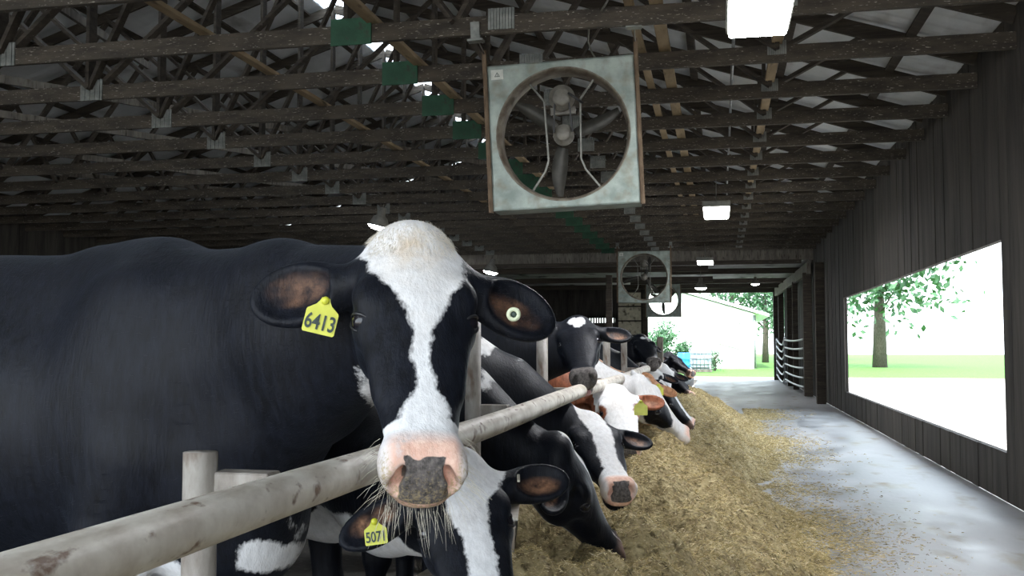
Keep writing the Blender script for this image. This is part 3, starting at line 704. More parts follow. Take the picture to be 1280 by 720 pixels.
# ------------------------------------------------------------------ ventilation fans
def make_fan(loc, rz, roll, pitch, label, s=1.27, spin=0.3, hang=True, hy=.03, ztop=None):
    root = empty('ventilation_fan', loc); root.rotation_euler = (pitch, roll, rz); tag(root, label, 'fan')
    h = s/2; R = s*.430; n = 48; mb = MB(); vs = []; fs = []
    ring = [(R*math.cos(2*math.pi*k/n), R*math.sin(2*math.pi*k/n)) for k in range(n)]
    sq = []
    for k in range(n):
        c_, s_ = math.cos(2*math.pi*k/n), math.sin(2*math.pi*k/n); m_ = max(abs(c_), abs(s_)); sq.append((h*c_/m_, h*s_/m_))
    # snap the corners
    sq = [(h*(1 if x > 0 else -1), h*(1 if z > 0 else -1)) if (abs(abs(x)-h) < h*.08 and abs(abs(z)-h) < h*.08) else (x, z) for x, z in sq]
    D = .34
    rr = [(x*1.06, z*1.06) for x, z in ring]
    for (pts, y) in ((sq, 0), (rr, 0), (ring, .10), (ring, .20), (rr, D-.02), (sq, D), (sq, D)): vs += [(x, y, z) for x, z in pts]
    for a in range(0, 1):
        for k in range(n): k2 = (k+1) % n; fs.append([k, k2, n+k2, n+k])
    mb.add(vs, fs)
    # folded casing sides with a lip
    for (x0, z0, x1, z1) in ((-h, -h, -h+.012, h), (h-.012, -h, h, h), (-h, -h, h, -h+.012), (-h, h-.012, h, h)):
        mb.box((x0, 0, z0), (x1, D, z1))
    mb.build('housing', MAT['fanbox'], root)
    # rolled inlet ring
    rb = MB(); m_ = []
    prof = [(R*1.065, -.002), (R*1.035, .010), (R*1.012, .05), (R, .10), (R, .22), (R*1.012, .22), (R*1.012, .10), (R*1.024, .055), (R*1.045, .024), (R*1.07, .004)]
    rb.lathe(prof, 56, Matrix.Rotation(math.radians(-90), 4, 'X'), closed=True); rb.build('inlet_ring', MAT['fanrim'], root)
    # bent upright struts
    for sg in (-1, 1):
        t = s*.42
        pts = [(sg*s*.225, .10, t*.90), (sg*s*.125, .08, t*.58), (sg*s*.118, .08, t*.1), (sg*s*.112, .08, -t*.40), (sg*s*.14, .08, -t*.58), (sg*s*.235, .10, -t*.88)]
        b_ = MB()
        for a, c_ in zip(pts, pts[1:]): b_.bar(a, c_, .016, .016, (0, 1, 0), .002)
        b_.build('strut', MAT['strut'], root)
    # drive: motor on top, hub in the middle, belt between
    mo = MB(); RX90 = Matrix.Rotation(math.radians(-90), 4, 'X')
    mo.lathe([(.0, .0), (.062, .0), (.075, .02), (.078, .05), (.105, .055), (.105, .075), (.078, .08), (.078, .20), (.0, .22)], 28, Matrix.Translation((0, -.0, s*.255)) @ RX90)
    mo.box((-.10, .11, s*.15), (.10, .15, s*.20)); mo.build('motor', MAT['motor'], root)
    pl = MB(); pl.lathe([(0, 0), (.05, .0), (.055, .015), (.055, .05), (.085, .055), (.085, .085), (.02, .09), (.02, .22), (0, .22)], 28, Matrix.Translation((0, .0, -.0)) @ RX90)
    pl.build('hub', MAT['motor'], root)
    be = MB(); be.bar((-.055, .04, s*.26), (-.075, .04, .02), .012, .016, (0, 1, 0)); be.bar((.055, .04, s*.26), (.075, .04, .02), .012, .016, (0, 1, 0)); be.build('drive_belt', MAT['black'], root)
    cb = MB(); cb.tube([(.06, -.02, s*.27), (.11, -.03, s*.235), (.17, .02, s*.20)], .010, 8); cb.build('power_cord', MAT['black'], root)
    for k in range(3):
        b_ = MB(); a0 = spin+k*2*math.pi/3; nseg = 8; vs = []; fs = []
        for i in range(nseg+1):
            t = i/nseg; r_ = .09+(R*.96-.09)*t; w_ = .025+.045*math.sin(math.pi*min(1, t*.8+.2)); tw = math.radians(38-20*t); sw = .10*t*t
            for sgn in (-1, 1):
                for th in (-.003, .003):
                    x_ = sgn*w_*math.cos(tw); y_ = .16+sgn*w_*math.sin(tw)*.9+th
                    aa = a0+sw; vs.append((r_*math.cos(aa)-x_*math.sin(aa), y_, r_*math.sin(aa)+x_*math.cos(aa)))
        for i in range(nseg):
            a = i*4; b2 = a+4
            fs += [[a, a+2, b2+2, b2], [a+1, b2+1, b2+3, a+3], [a, b2, b2+1, a+1], [a+2, a+3, b2+3, b2+2]]
        b_.add(vs, fs, True); b_.build('blade', MAT['blade'], root)
    for sg in (-1, 1):
        b_ = MB(); x = sg*(h+.018); b_.box((x-.018, -.01, -h-.01), (x+.018, .005, h+.13)); b_.box((x-.004*1-(.014 if sg > 0 else -.014), -.01, -h-.01), (x+.004-(.014 if sg > 0 else -.014), .03, h+.13))
        b_.build('hanging_rail', MAT['rust'], root)
    zt = (ztop or CZ)-loc[2]
    for sg in (-1, 1):
        MB().tube([(sg*(h+.018), .01, h+.10), (sg*(h+.02), hy+.015, zt+.03)], .006, 6).build('hanger_rod', MAT['strut'], root)
        b_ = MB(); b_.box((sg*(h+.02)-.035, hy-.01, zt-.01), (sg*(h+.02)+.035, hy+.04, zt+.13)); b_.box((sg*(h+.02)-.06, hy-.03, zt-.02), (sg*(h+.02)+.06, hy+.06, zt-.005)); b_.build('hanger_bracket', MAT['plate'], root)
    # warning sticker at the upper left corner
    st = MB(); st.box((-h+.03, -.004, h-.115), (-h+.13, -.001, h-.035)); o = st.build('warning_sticker', MAT['sticker'], root)
    st = MB()
    def tri(cx, cz, r_, y0): return [(cx+r_*math.sin(a), y0, cz+r_*math.cos(a)) for a in (0, 2.094, 4.189)]
    o_ = tri(-h+.08, h-.080, .026, -.0045); i_ = tri(-h+.08, h-.080, .016, -.0045); st.add(o_+i_, [[0, 1, 4, 3], [1, 2, 5, 4], [2, 0, 3, 5]])
    st.box((-h+.078, -.0055, h-.088), (-h+.082, -.0045, h-.074)); st.build('warning_triangle', MAT['ink'], o)
    return root
MAT['sticker'] = noise_mat('pale_sticker', (.42, .44, .40), (.55, .57, .52), 20, .5)
fc = at(703.5, 167, 7.80)
make_fan(fc, math.radians(3), math.radians(-2.3), math.radians(2), 'large square galvanised fan with rusty side rails, closest overhead', s=1.175, hy=-.36)
fc = at(805, 346, 24.70)
make_fan(fc, math.radians(2), 0, 0, 'middle sized looking square fan hanging at the start of the low ceiling', s=1.27, spin=1.2)
fc = at(829, 375, 36.5)
make_fan(fc, math.radians(2), 0, 0, 'smallest looking square fan, its round opening bright against the far doorway', s=1.22, spin=.5, ztop=3.62)
tag(MB().tube([at(760, 0, 7.0), at(748, 20, 7.6), at(736, 34, 8.0), at(735, 52, 8.2), at(740, 66, 8.3), at(745, 74, 8.33)], .008, 8).build('power_cable', MAT['strut']), 'thin grey cable drooping to the top of the near fan', 'cable')

# ------------------------------------------------------------------ lamps
def strip_light(x, y0, z, label, L=1.2, w=.36):
    r = empty('ceiling_light', (x, y0, z)); tag(r, label, 'light')
    MB().box((-w/2-.02, -.02, .0), (w/2+.02, L+.02, .09), .01).build('housing', MAT['strut'], r)
    MB().box((-w/2, 0, -.03), (w/2, L, .0), .008).build('lens', MAT['lamp'], r)
    b_ = MB()
    for y in (.15, L-.15): b_.tube([(0, y, .09), (0, y, CZ-z+.01)], .006, 6)
    b_.build('hanger_rod', MAT['strut'], r)
    return r
strip_light(.26, 5.38, 3.37, 'long bright rectangular light closest overhead, above the lane')
strip_light(-.03, 14.6, 3.32, 'bright rectangular light over the lane, second one along')
strip_light(-.33, 24.2, 3.33, 'small looking rectangular light at the start of the low ceiling', L=.9)
def bell_lamp(p, label, s=1.0, tilt=0, top=None):
    r = empty('bell_lamp', p); r.rotation_euler = (0, tilt, 0); tag(r, label, 'lamp')
    MB().lathe([(.16*s, 0), (.15*s, .015), (.10*s, .12*s), (.055*s, .16*s), (.05*s, .26*s), (.0, .27*s), (.0, .25*s), (.04*s, .155*s), (.09*s, .115*s), (.145*s, .0)], 24).build('reflector', MAT['motor'], r)
    MB().lathe([(.0, -.05*s), (.08*s, -.045*s), (.13*s, -.02*s), (.145*s, .002), (0, .01)], 24).build('lens', MAT['lamp'], r)
    MB().tube([(0, 0, .26*s), (0, 0, (top or CZ)-p[2])], .006, 6).build('hanger_rod', MAT['strut'], r)
    return r
bell_lamp(at(473, 283, 16.12), 'glowing bell shaped lamp just left of the near cow\'s poll', 1.25, .25)
bell_lamp(at(613, 340, 26.03), 'glowing bell shaped lamp right of the near cow\'s head', 1.35, .2, 3.74)
bell_lamp(at(876, 360, 30.0), 'glowing bell shaped lamp in front of the far doorway header', 1.15, 0, 3.62)
bell_lamp(at(944, 355, 34.0), 'tiny glowing lamp at the right under the far low ceiling', .9, 0, 3.62)

# ------------------------------------------------------------------ feed rail, posts, curb
RXX, RZZ = -.74, 1.09
mb = MB(); pts = []
for i in range(60):
    y = -1.5+i*(14.35/59); pts.append((RXX+.004*math.sin(y*2.1), y, RZZ+.006*math.sin(y*1.3+1)))
mb.tube(pts, .0375, 20); rail = tag(mb.build('feed_rail', MAT['pipe']), 'long worn pale pipe rail running beside the feed lane', 'rail')
labs = ['', 'rusty steel post right beside the near cow\'s cheek', 'steel post behind the big right ear of the near cow', 'steel post below the muzzle of the heart marked cow', 'pale steel post between the heart marked cow and the brown one',
        'steel post fifth along, behind the white headed cows', 'steel post sixth along the rail', 'steel post seventh along the rail', 'last steel post near the end of the rail']
ys = [1.63, 3.62, 5.1, 6.6, 8.1, 9.6, 11.2, 12.78]
for i, y in enumerate(ys):
    r = empty('rail_post', (-.90, y, .5)); tag(r, (['steel post at the near left beside the front cow']+labs[1:])[i], 'post')
    top = 1.47 if i == 1 else (1.42 if i else 1.16)
    MB().tube([(0, 0, -.42), (0, 0, top-.5)], .030, 16).build('upright', MAT['post'], r)
    b_ = MB(); b_.box((.02, -.004, .585), (.16-.03, .05, .625), .003); b_.build('bracket', MAT['post'], r)
rb = random.Random(9)
mb = MB(); ny = 60; nxp = [(-1.0, .06), (-1.0, .56), (-.985, .59), (-.87, .60), (-.845, .58), (-.835, .3), (-.82, -.01)]
vs = []; fs = []
for i in range(ny+1):
    y = -1.6+i*(16.6/ny)
    for (x, z) in nxp: vs.append((x+rb.uniform(-.004, .004), y, z+rb.uniform(-.006, .006)))
k = len(nxp)
for i in range(ny):
    for j in range(k-1): fs.append([i*k+j, i*k+j+1, (i+1)*k+j+1, (i+1)*k+j])
fs.append([j for j in range(k)]); fs.append([ny*k+j for j in range(k)][::-1])
mb.add(vs, fs); tag(mb.build('feed_curb', MAT['curb']), 'low worn concrete curb between the cows and the feed', 'curb')
p = at(827, 436, 13.25); r = empty('timber_post', (p.x-.02, 13.25, .0)); tag(r, 'weathered timber post at the far end of the feed rail', 'post')
MB().box((-.04, -.04, .08), (.04, .04, 1.44), .008).build('upright', MAT['greyplank'], r); MB().box((-.22, -.06, .9), (.12, -.04, 1.0), .005).build('cross_board', MAT['greyplank'], r)

# ------------------------------------------------------------------ gates by the right wall
def gate(label, path, zs_, sag):
    r = empty('pipe_gate', (path[0][0], path[0][1], 0)); tag(r, label, 'gate')
    o = Vector((path[0][0], path[0][1], 0))
    for z in zs_:
        pts = []
        for i in range(13):
            t = i/12; j = t*(len(path)-1); a = min(int(j), len(path)-2); q = j-a
            x = path[a][0]*(1-q)+path[a+1][0]*q; y = path[a][1]*(1-q)+path[a+1][1]*q
            pts.append(Vector((x, y, z-sag*math.sin(math.pi*t)))-o)
        MB().tube(pts, .028, 10).build('rail', MAT['galv'], r)
    for e in (path[0], path[-1]):
        MB().tube([Vector((e[0], e[1], zs_[0]-.05))-o, Vector((e[0], e[1], zs_[-1]+.05))-o], .034, 10).build('end_upright', MAT['galv'], r)
    return r
gate('curved pipe gate folded back against the right wall by the doorway', [(2.02, 37.6), (2.10, 35.8), (2.05, 33.6)], [.25, .50, .76, 1.02, 1.28, 1.52], .20)
gate('straight pipe gate along the right wall, nearer than the curved one', [(2.05, 33.3), (2.12, 30.5), (2.16, 27.2)], [.22, .46, .72, .98, 1.24, 1.48], .04)
for i, (y, w) in enumerate([(38.2, .2), (33.45, .22), (30.9, .16), (27.0, .22), (23.6, .2)]):
    tag(MB().box((XR-.26, y-w/2, 0), (XR-.26+w, y+w/2, 3.2), .01).build('wall_post', MAT['truss']), ['dark wall post beside the far doorway', 'dark wall post between the two pipe gates', 'dark wall post behind the straight gate', 'dark wall post at the near end of the straight gate', 'dark wall post at the start of the low ceiling'][i], 'post')

# ------------------------------------------------------------------ outdoors
tag(MB().box((-60, YA+.3, -.25), (60, 43.2, -.03)).build('gravel_apron', MAT['gravel']), kind='structure')
tag(MB().box((-90, 43.2, -.25), (90, 140, -.02)).build('ground', MAT['grass']), kind='structure')
tag(MB().box((XR, -30, -.25), (60, YA+.3, -.04)).build('ground_side', MAT['gravel']), kind='structure')
tag(MB().box((-60, -60, -.25), (XR, YB, -.04)).build('ground_behind', MAT['gravel']), kind='structure')
bn = empty('white_barn', (-10, 57, 0)); tag(bn, 'white gabled barn standing on grass beyond the doorway', 'barn')
x1 = at(944, 430, 57).x+10; zE = at(944, 392, 57).z; pk = (0, zE+(x1)*.30)
mb = MB(); y0 = 0
vs = [(-x1, 0, -.1), (x1, 0, -.1), (x1, 0, zE), (0, 0, pk[1]), (-x1, 0, zE)]; mb.add(vs+[(a, 14, c_) for a, b_, c_ in vs], [[0, 1, 2, 3, 4], [9, 8, 7, 6, 5], [1, 6, 7, 2], [0, 4, 9, 5]])
mb.build('walls', MAT['whitewall'], bn)
mb = MB(); ov = .75
for sg in (-1, 1):
    a = (0, -.5, pk[1]+.05); b_ = (sg*(x1+ov), -.5, zE-.30*ov+.05)
    vs = [a, b_, (b_[0], 14.5, b_[2]), (0, 14.5, a[2])]; vs += [(x, y, z+.16) for x, y, z in vs]
    mb.add(vs, [[0, 1, 2, 3], [4, 7, 6, 5], [0, 4, 5, 1], [1, 5, 6, 2], [2, 6, 7, 3], [3, 7, 4, 0]])
mb.build('roof', MAT['whitewall'], bn)
MB().tube([(x1-.02, -.09, 0), (x1-.02, -.09, zE-.1)], .07, 10).build('downspout', MAT['galv'], bn)
dA = at(895, 428, 57)-bn.location; dB = at(927, 436, 57)-bn.location
MB().bar((dA.x, -.04, dA.z), (dB.x, -.04, dB.z), .06, .10, (0, 1, 0)).build('door_track', MAT['sticker'], bn)
mb = MB(); dC = at(911, 424, 57)-bn.location; dD = at(926, 400, 57)-bn.location
mb.bar((dC.x, -.05, dC.z), (dD.x, -.05, dD.z), .05, .09, (0, 1, 0)); mb.bar((dD.x, -.05, dD.z), (dD.x, -.05, dB.z), .05, .07, (0, 1, 0)); mb.bar((dC.x, -.05, dD.z), (dD.x, -.05, dD.z), .05, .05, (0, 1, 0)); mb.build('door_brace', MAT['sticker'], bn)
# caged tank and blue drum on the grass
p = at(876, 466, 50.0); r = empty('caged_tank', (p.x, 50, 0)); tag(r, 'wire caged liquid tank standing on the grass beyond the doorway', 'tank')
MB().box((-.5, -.5, .15), (.5, .5, 1.12), .08).build('tank', MAT['ibc'], r); MB().box((-.55, -.55, -.03), (.55, .55, .13), .02).build('pallet', MAT['greyplank'], r)
mb = MB()
for i in range(7):
    t = -.54+i*.18
    for y in (-.54, .54): mb.tube([(t, y, .1), (t, y, 1.18)], .018, 6)
    for x in (-.54, .54): mb.tube([(x, t, .1), (x, t, 1.18)], .018, 6)
for z in (.12, .38, .64, .9, 1.16):
    mb.tube([(-.54, -.54, z), (.54, -.54, z), (.54, .54, z), (-.54, .54, z), (-.54, -.54, z)], .018, 6)
mb.build('cage', MAT['galv'], r)
p = at(855, 466, 49.0); r = empty('plastic_drum', (p.x, 49, 0)); tag(r, 'blue plastic drum left of the wire caged tank', 'drum')
MB().lathe([(0, 0), (.28, 0), (.30, .05), (.29, .3), (.305, .33), (.29, .36), (.29, .6), (.305, .63), (.29, .66), (.30, .88), (.27, .93), (0, .93)], 24).build('shell', MAT['blue'], r)
def tree(loc, H, R, seed, label, n=2600, low=.25, name='leafy_tree', ls=.16, group='trees beyond the doorway'):
    r = empty(name, loc); tag(r, label, 'tree' if 'tree' in name else 'shrub', group); rg = np.random.default_rng(seed)
    mb = MB(); mb.tube([(0, 0, -.1), (.05, 0, H*.3), (0, .05, H*.6)], [.16*R/2+.04, .11*R/2+.03, .04], 8)
    for k in range(5):
        a = rg.uniform(0, 6.28); mb.tube([(0, 0, H*(.25+.08*k)), (math.cos(a)*R*.6, math.sin(a)*R*.6, H*(.45+.08*k))], [.07, .02], 6)
    mb.build('trunk', MAT['bark'], r)
    cl = rg.normal(size=(26, 3))*np.array([R*.45, R*.45, H*.18])+np.array([0, 0, H*(low+1)/2]); cl[:, 2] = np.clip(cl[:, 2], H*low, H*.95)
    c = cl[rg.integers(0, 26, n)]+rg.normal(size=(n, 3))*R*.22
    a = rg.normal(size=(n, 3)); a /= np.linalg.norm(a, axis=1)[:, None]; b_ = np.cross(a, rg.normal(size=(n, 3))); b_ /= np.linalg.norm(b_, axis=1)[:, None]
    s_ = ls*rg.uniform(.6, 1.3, (n, 1)); P4 = np.stack([c-a*s_, c+b_*s_*.5, c+a*s_, c-b_*s_*.5], 1).reshape(-1, 3); Q4 = np.arange(4*n).reshape(n, 4)
    me = np_mesh('crown', P4, Q4); link('crown', me, MAT['leaf'], r)
    return r
def tree_at(px, Y, *a, **k): p = at(px, 466, Y); return tree((p.x, Y, -.05), *a, **k)
tree_at(957, 76, 10, 2.8, 1, 'slim leafy tree right behind the corner of the white barn', n=5000)
tree_at(992, 92, 15, 4, 2, 'tall leafy tree furthest right beyond the doorway', n=6000, ls=.25)
tree_at(915, 100, 17, 5, 3, 'tall leafy tree rising above the white barn roof', n=6000, ls=.25)
tree_at(1100, 62, 12, 5, 5, 'broad leafy tree seen through the side opening', n=5000, ls=.25)
tree_at(826, 53, 2.6, .8, 6, 'small pale shrub beside the left jamb of the far doorway', n=1600, low=.12, ls=.09, name='leafy_shrub')
tree_at(856, 55, 1.6, .6, 7, 'low round shrub behind the blue drum', n=1200, low=.1, ls=.08, name='leafy_shrub')
tree_at(893, 52, 1.1, .4, 8, 'tiny shrub at the right end of the wire caged tank', n=500, low=.1, ls=.06, name='leafy_shrub')
# ------------------------------------------------------------------ the cows, nearest first
BL1 = [(-.1, -.10, .095), (.0, -.11, .10), (.04, -.105, .10), (.105, -.090, .102), (.137, -.066, .086), (.17, -.042, .066), (.20, -.024, .050), (.25, -.012, .026),
       (.30, -.012, .018), (.347, -.003, .022), (.37, -.006, .028), (.395, -.024, .040), (.43, -.045, .055), (.452, -.11, .11), (.6, -.12, .12)]
def cm(p):                                                             # from a point toward the camera
    v_ = np.array([0, 0, CAM_H])-np.array(p); return v_/np.linalg.norm(v_)
ZO = .08
P_ = at(517, 286, 2.08); M_ = at(534, 592, 1.76)
c1 = cow('large black and white cow number 6413 resting her head over the rail, looking out', (-1.56, 2.56), -.12, P_, M_, cm(P_)+np.array([.11, 0, .12]), 'dairy cows at the feed rail',
    S=1.08, blaze=BL1, fine=.0048, coarse=.03, stain=.7, bits=1.0,
    ears=[((.12, -1, -.22), (.30, -.25, 1), .188, .070), ((.36, 1, -.20), (.15, .22, 1), .180, .069)],
    bpatch=[((.18, .0, .62), (.16, .22, .13)), ((.05, -.25, .50), (.10, .2, .12))],
    neckw=[(at(500, 528, 2.4), (.026, .40, .13)), (at(366, 706, 2.3), (.075, .6, .12)), (at(304, 708, 2.3), (.055, .6, .05))], eyelook=(.60, .55, .48), earcol=.75, nape=(.02, .02, .02), zoff=ZO, dewlap=True)
P_ = at(566, 566, 2.62); M_ = at(622, 812, 2.28)
c2 = cow('black and white cow number 5071 with her head lowered below the front rail', (-1.50, 3.30), -.3, P_, M_, cm(P_)+np.array([.15, 0, .1]), 'dairy cows at the feed rail',
    S=1.03, blaze=[(-.1, -.06, .14), (.05, -.06, .13), (.12, -.055, .095), (.16, -.05, .06), (.22, -.03, .05), (.30, -.02, .05), (.38, -.02, .05), (.45, -.1, .1), (.6, -.1, .1)],
    fine=.006, ears=[((.35, -1, -.15), (.3, -.2, 1), .19, .056), ((.02, 1, .02), (.2, .1, 1), .17, .056)],
    neckw=[(at(450, 725, 2.95), (.40, .6, .23))], nape=(0, 0, -.12), zoff=ZO)
P_ = at(712, 552, 3.86); M_ = at(771, 662, 4.10)
c3 = cow('nearly all black cow eating feed with white tip to her muzzle', (-1.42, 4.05), -.05, P_, M_, (1.0, .05, .45), 'dairy cows at the feed rail', S=1.03, hs=1.06, padcol=.3,
    blaze=[(.10, .0, .04), (.2, -.005, .02), (.26, .0, .0)], hpatch=[((.575, .02, -.06), (.06, .09, .08), 1), ((.30, -.0, -.20), (.18, .09, .05), 1)], fine=.008,
    ears=[((-.15, -1, -.3), (-.2, .2, .3), .15, .05), ((-.4, 1, -.4), (.1, .1, 1), .15, .05)], pinknose=.3,
    neckw=[(at(612, 432, 4.3), (.07, 1.0, .06)), (at(628, 460, 4.2), (.025, 1.0, .08))], nape=(0, 0, .02), zoff=ZO)
P_ = at(735, 516, 4.95); M_ = at(777, 600, 4.52)
c4 = cow('black cow with broad white blaze and pink nose eating beside the all black head', (-1.42, 4.82), -.05, P_, M_, (.42, -.85, .30), 'dairy cows at the feed rail', S=1.0, hs=1.06,
    blaze=[(-.1, -.07, .07), (.0, -.07, .07), (.1, -.045, .075), (.2, -.035, .065), (.3, -.04, .045), (.4, -.04, .05), (.46, -.1, .1), (.6, -.1, .1)], fine=.008,
    ears=[((.05, -1, -.3), (.3, -.2, 1), .17, .052), ((.25, 1, -.05), (.35, .1, 1), .17, .052)],
    neckw=[(at(632, 434, 5.4), (.075, 1.2, .06)), (at(668, 432, 5.2), (.022, 1.1, .06))], nape=(0, 0, .05), zoff=ZO)
P_ = at(720, 396, 5.80); M_ = at(728, 462, 5.40)
c9 = cow('black cow with a white heart mark on her forehead resting her muzzle on the rail', (-1.72, 5.62), .0, P_, M_, cm(P_), 'dairy cows at the feed rail',
    hpatch=[((.045, -.020, .0), (.034, .028, .08), 1), ((.045, .024, .0), (.034, .028, .08), 1), ((.075, 0, .0), (.040, .026, .08), 1)], fine=.009, openm=1,
    ears=[((.1, -1, -.25), (.2, -.2, 1), .17, .055), ((.05, 1, -.2), (.3, .1, 1), .18, .058)], pinknose=0, padcol=2, nape=(0, 0, .05), zoff=ZO)
P_ = at(768, 482, 6.25); M_ = at(787, 556, 5.85)
c5 = cow('red brown cow with a white face eating, brown patch around each eye', (-1.45, 6.38), .0, P_, M_, (.22, -.95, .25), 'dairy cows at the feed rail', coat='coat_brown',
    blaze=[(-.1, -.2, .2), (.6, -.2, .2)], hpatch=[((.2, -.112, -.06), (.06, .05, .06), -1), ((.2, .112, -.06), (.06, .05, .06), -1)], fine=.009,
    ears=[((.2, -1, -.25), (.2, -.2, 1), .16, .052), ((.1, 1, -.05), (.35, .1, 1), .17, .055)],
    bpatch=[((-.05, -.1, 1.25), (.3, .4, .2)), ((-.9, 0, 1.2), (.3, .5, .4))], nape=(0, 0, -.03), zoff=ZO)
P_ = at(806, 473, 7.60); M_ = at(864, 541, 7.85)
c6 = cow('white headed cow with a black patch over her eye, reaching right into the feed', (-1.36, 7.6), .0, P_, M_, (.72, -.30, .62), 'dairy cows at the feed rail',
    headbase=1, hpatch=[((.235, -.09, -.06), (.125, .09, .10), -1), ((.20, .13, -.07), (.1, .06, .07), -1)], fine=.010,
    ears=[((-.2, -1, -.5), (.2, -.2, 1), .15, .05), ((-.2, 1, -.3), (.2, .2, 1), .15, .05)],
    S=1.0, hs=1.14, bodybase=1, bpatch=[((-.1, -.2, 1.1), (.3, .3, .3)), ((-.95, 0, 1.15), (.35, .5, .45)), ((.3, -.1, 1.1), (.12, .3, .12))], nape=(0, 0, -.05), zoff=ZO)
P_ = at(808, 467, 9.25); M_ = at(816, 520, 8.8)
c7 = cow('tan cow with a plain tan face eating behind the black eye patched head', (-1.48, 9.0), .0, P_, M_, (.3, -.95, .25), 'dairy cows at the feed rail', coat='coat_tan',
    hpatch=[((.12, .0, .02), (.07, .03, .05), 1)], fine=.011, ears=[((.1, -1, -.25), (.2, -.2, 1), .16, .05), ((.35, 1, -.05), (.3, .1, 1), .17, .055)],
    earcol=.6, bpatch=[((-.7, 0, .9), (.3, .5, .4)), ((-.05, -.1, 1.2), (.3, .4, .25))], nape=(0, 0, -.10), zoff=ZO)
P_ = at(829, 478, 10.1); M_ = at(861, 517, 10.2)
c8 = cow('black headed cow with a thin white stripe down her face, eating at the far feed', (-1.40, 9.78), .0, P_, M_, (.70, -.35, .62), 'dairy cows at the feed rail',
    blaze=[(-.1, -.03, .03), (.2, -.02, .03), (.45, -.02, .03), (.5, -.06, .06), (.6, -.06, .06)], fine=.012,
    ears=[((-.2, -1, -.4), (.2, -.2, 1), .15, .05), ((-.2, 1, -.3), (.2, .2, 1), .15, .05)], bodybase=-1, bpatch=[((-.2, 0, 1.2), (.3, .5, .5))], zoff=ZO)
P_ = at(801, 418, 10.8); M_ = at(816, 443, 10.45)
c10 = cow('black cow with her head raised above the far end of the rail, pale muzzle', (-1.74, 10.45), .0, P_, M_, (.35, -.8, .45), 'dairy cows at the feed rail',
    hpatch=[((.08, 0, .01), (.03, .03, .05), 1)], fine=.012, pinknose=.4, padcol=2, ears=[((.1, -1, -.45), (.2, -.2, 1), .16, .05), ((-.2, 1, -.6), (.2, .2, 1), .15, .05)], zoff=ZO)
P_ = at(813, 456, 11.2); M_ = at(820, 492, 10.9)
c12 = cow('cow with a white face and black cheek mark, lowered beneath the rail end', (-1.55, 11.42), .0, P_, M_, (.3, -.95, .2), 'dairy cows at the feed rail',
    headbase=1, hpatch=[((.2, .10, -.04), (.06, .05, .06), -1), ((.1, -.14, -.06), (.14, .07, .1), -1)], fine=.012, zoff=ZO)
P_ = at(828, 455, 12.4); M_ = at(832, 492, 12.0)
c11 = cow('cow with a plain cream white face hanging her head past the rail end', (-1.62, 12.15), .0, P_, M_, (.2, -.95, .2), 'dairy cows at the feed rail',
    headbase=1, fine=.012, earcol=.4, bpatch=[((-.2, 0, 1.0), (.6, .5, .3))], zoff=ZO)
P_ = at(842, 461, 13.85); M_ = at(860, 483, 13.6)
c14 = cow('black cow with white cheek feeding behind the far heap of feed', (-1.62, 13.75), .0, P_, M_, (.70, -.35, .62), 'dairy cows at the feed rail',
    hpatch=[((.2, -.02, -.20), (.14, .1, .06), 1)], fine=.012, zoff=ZO)
P_ = at(838, 440, 15.0); M_ = at(858, 456, 14.8)
c13 = cow('black cow turned to the right, head raised against the bright doorway', (-1.85, 14.6), .0, P_, M_, (.62, -.35, .75), 'dairy cows at the feed rail',
    hpatch=[((.42, -.05, -.13), (.09, .08, .04), 1)], fine=.012, zoff=ZO)

# ear tags, whiskers
def tagpt(rec, px, py, Y): return at(px, py, Y)
def headpt(rec, u, v, w): return Vector(rec['G'](u, v, w))
def hdir(rec, u, v, w): return Vector(u*rec['U']+v*rec['V']+w*rec['Wn'])
# ------------------------------------------------------------------ feed windrow and loose strands
FY0, FY1 = -1.5, 19.6
hollow = [(at(850, 596, 6.0), .19, .26), (at(800, 636, 4.9), .26, .26), (at(760, 585, 5.6), .14, .08), (at(735, 700, 4.0), .2, .10), (at(812, 570, 7.2), .2, .07), (at(690, 690, 3.6), .14, .08), (Vector((-.80, 3.75, 0)), .22, .36)]
def feed_h(X, Y):
    edge = .60+.10*np.sin(Y*1.1+.5)+.05*np.sin(Y*3.3)
    t = np.clip((edge-X)/(edge+.52), 0, 1); prof = (t*t*(3-2*t))*.60
    prof = np.where(t > .999, .60, prof)
    endf = np.clip((FY1-Y)/1.6, 0, 1); endf = endf*endf*(3-2*endf)
    n = .028*np.sin(X*9+2*np.sin(Y*4))+.024*np.sin(Y*11+3*np.sin(X*7))+.016*np.sin(X*23+3*np.sin(Y*13))+.010*np.sin(Y*37-X*23+2*np.sin(Y*5))+.03*np.sin(Y*2.3+1.0)*np.sin(X*3+1)
    h = prof*endf*(1+.10*np.sin(Y*.9+2))+n*np.clip(t*4, 0, 1)*endf
    for c, r_, d in hollow:
        q = ((X-c.x)/r_)**2+((Y-c.y)/(r_*1.5))**2
        h = h-1.3*d*np.exp(-q**1.6)+d*.22*np.exp(-((np.sqrt(q)-1.55)/.4)**2)
    return h-.006
gx = np.concatenate([np.arange(-.842, .8, .018), [.82]]); gy = []
y = FY0
while y < FY1: gy.append(y); y += .018 if 3.0 < y < 8 else (.035 if y >= 8 else .05)
gy = np.array(gy+[FY1]); GX, GY = np.meshgrid(gx, gy, indexing='ij')
GZ = feed_h(GX, GY)+np.random.default_rng(3).normal(0, .0045, GX.shape)*(feed_h(GX, GY) > .01)
P3 = np.stack([GX, GY, GZ], -1).reshape(-1, 3); nyy = len(gy); idx = np.arange(len(P3)).reshape(len(gx), nyy)
Q3 = np.stack([idx[:-1, :-1], idx[1:, :-1], idx[1:, 1:], idx[:-1, 1:]], -1).reshape(-1, 4)
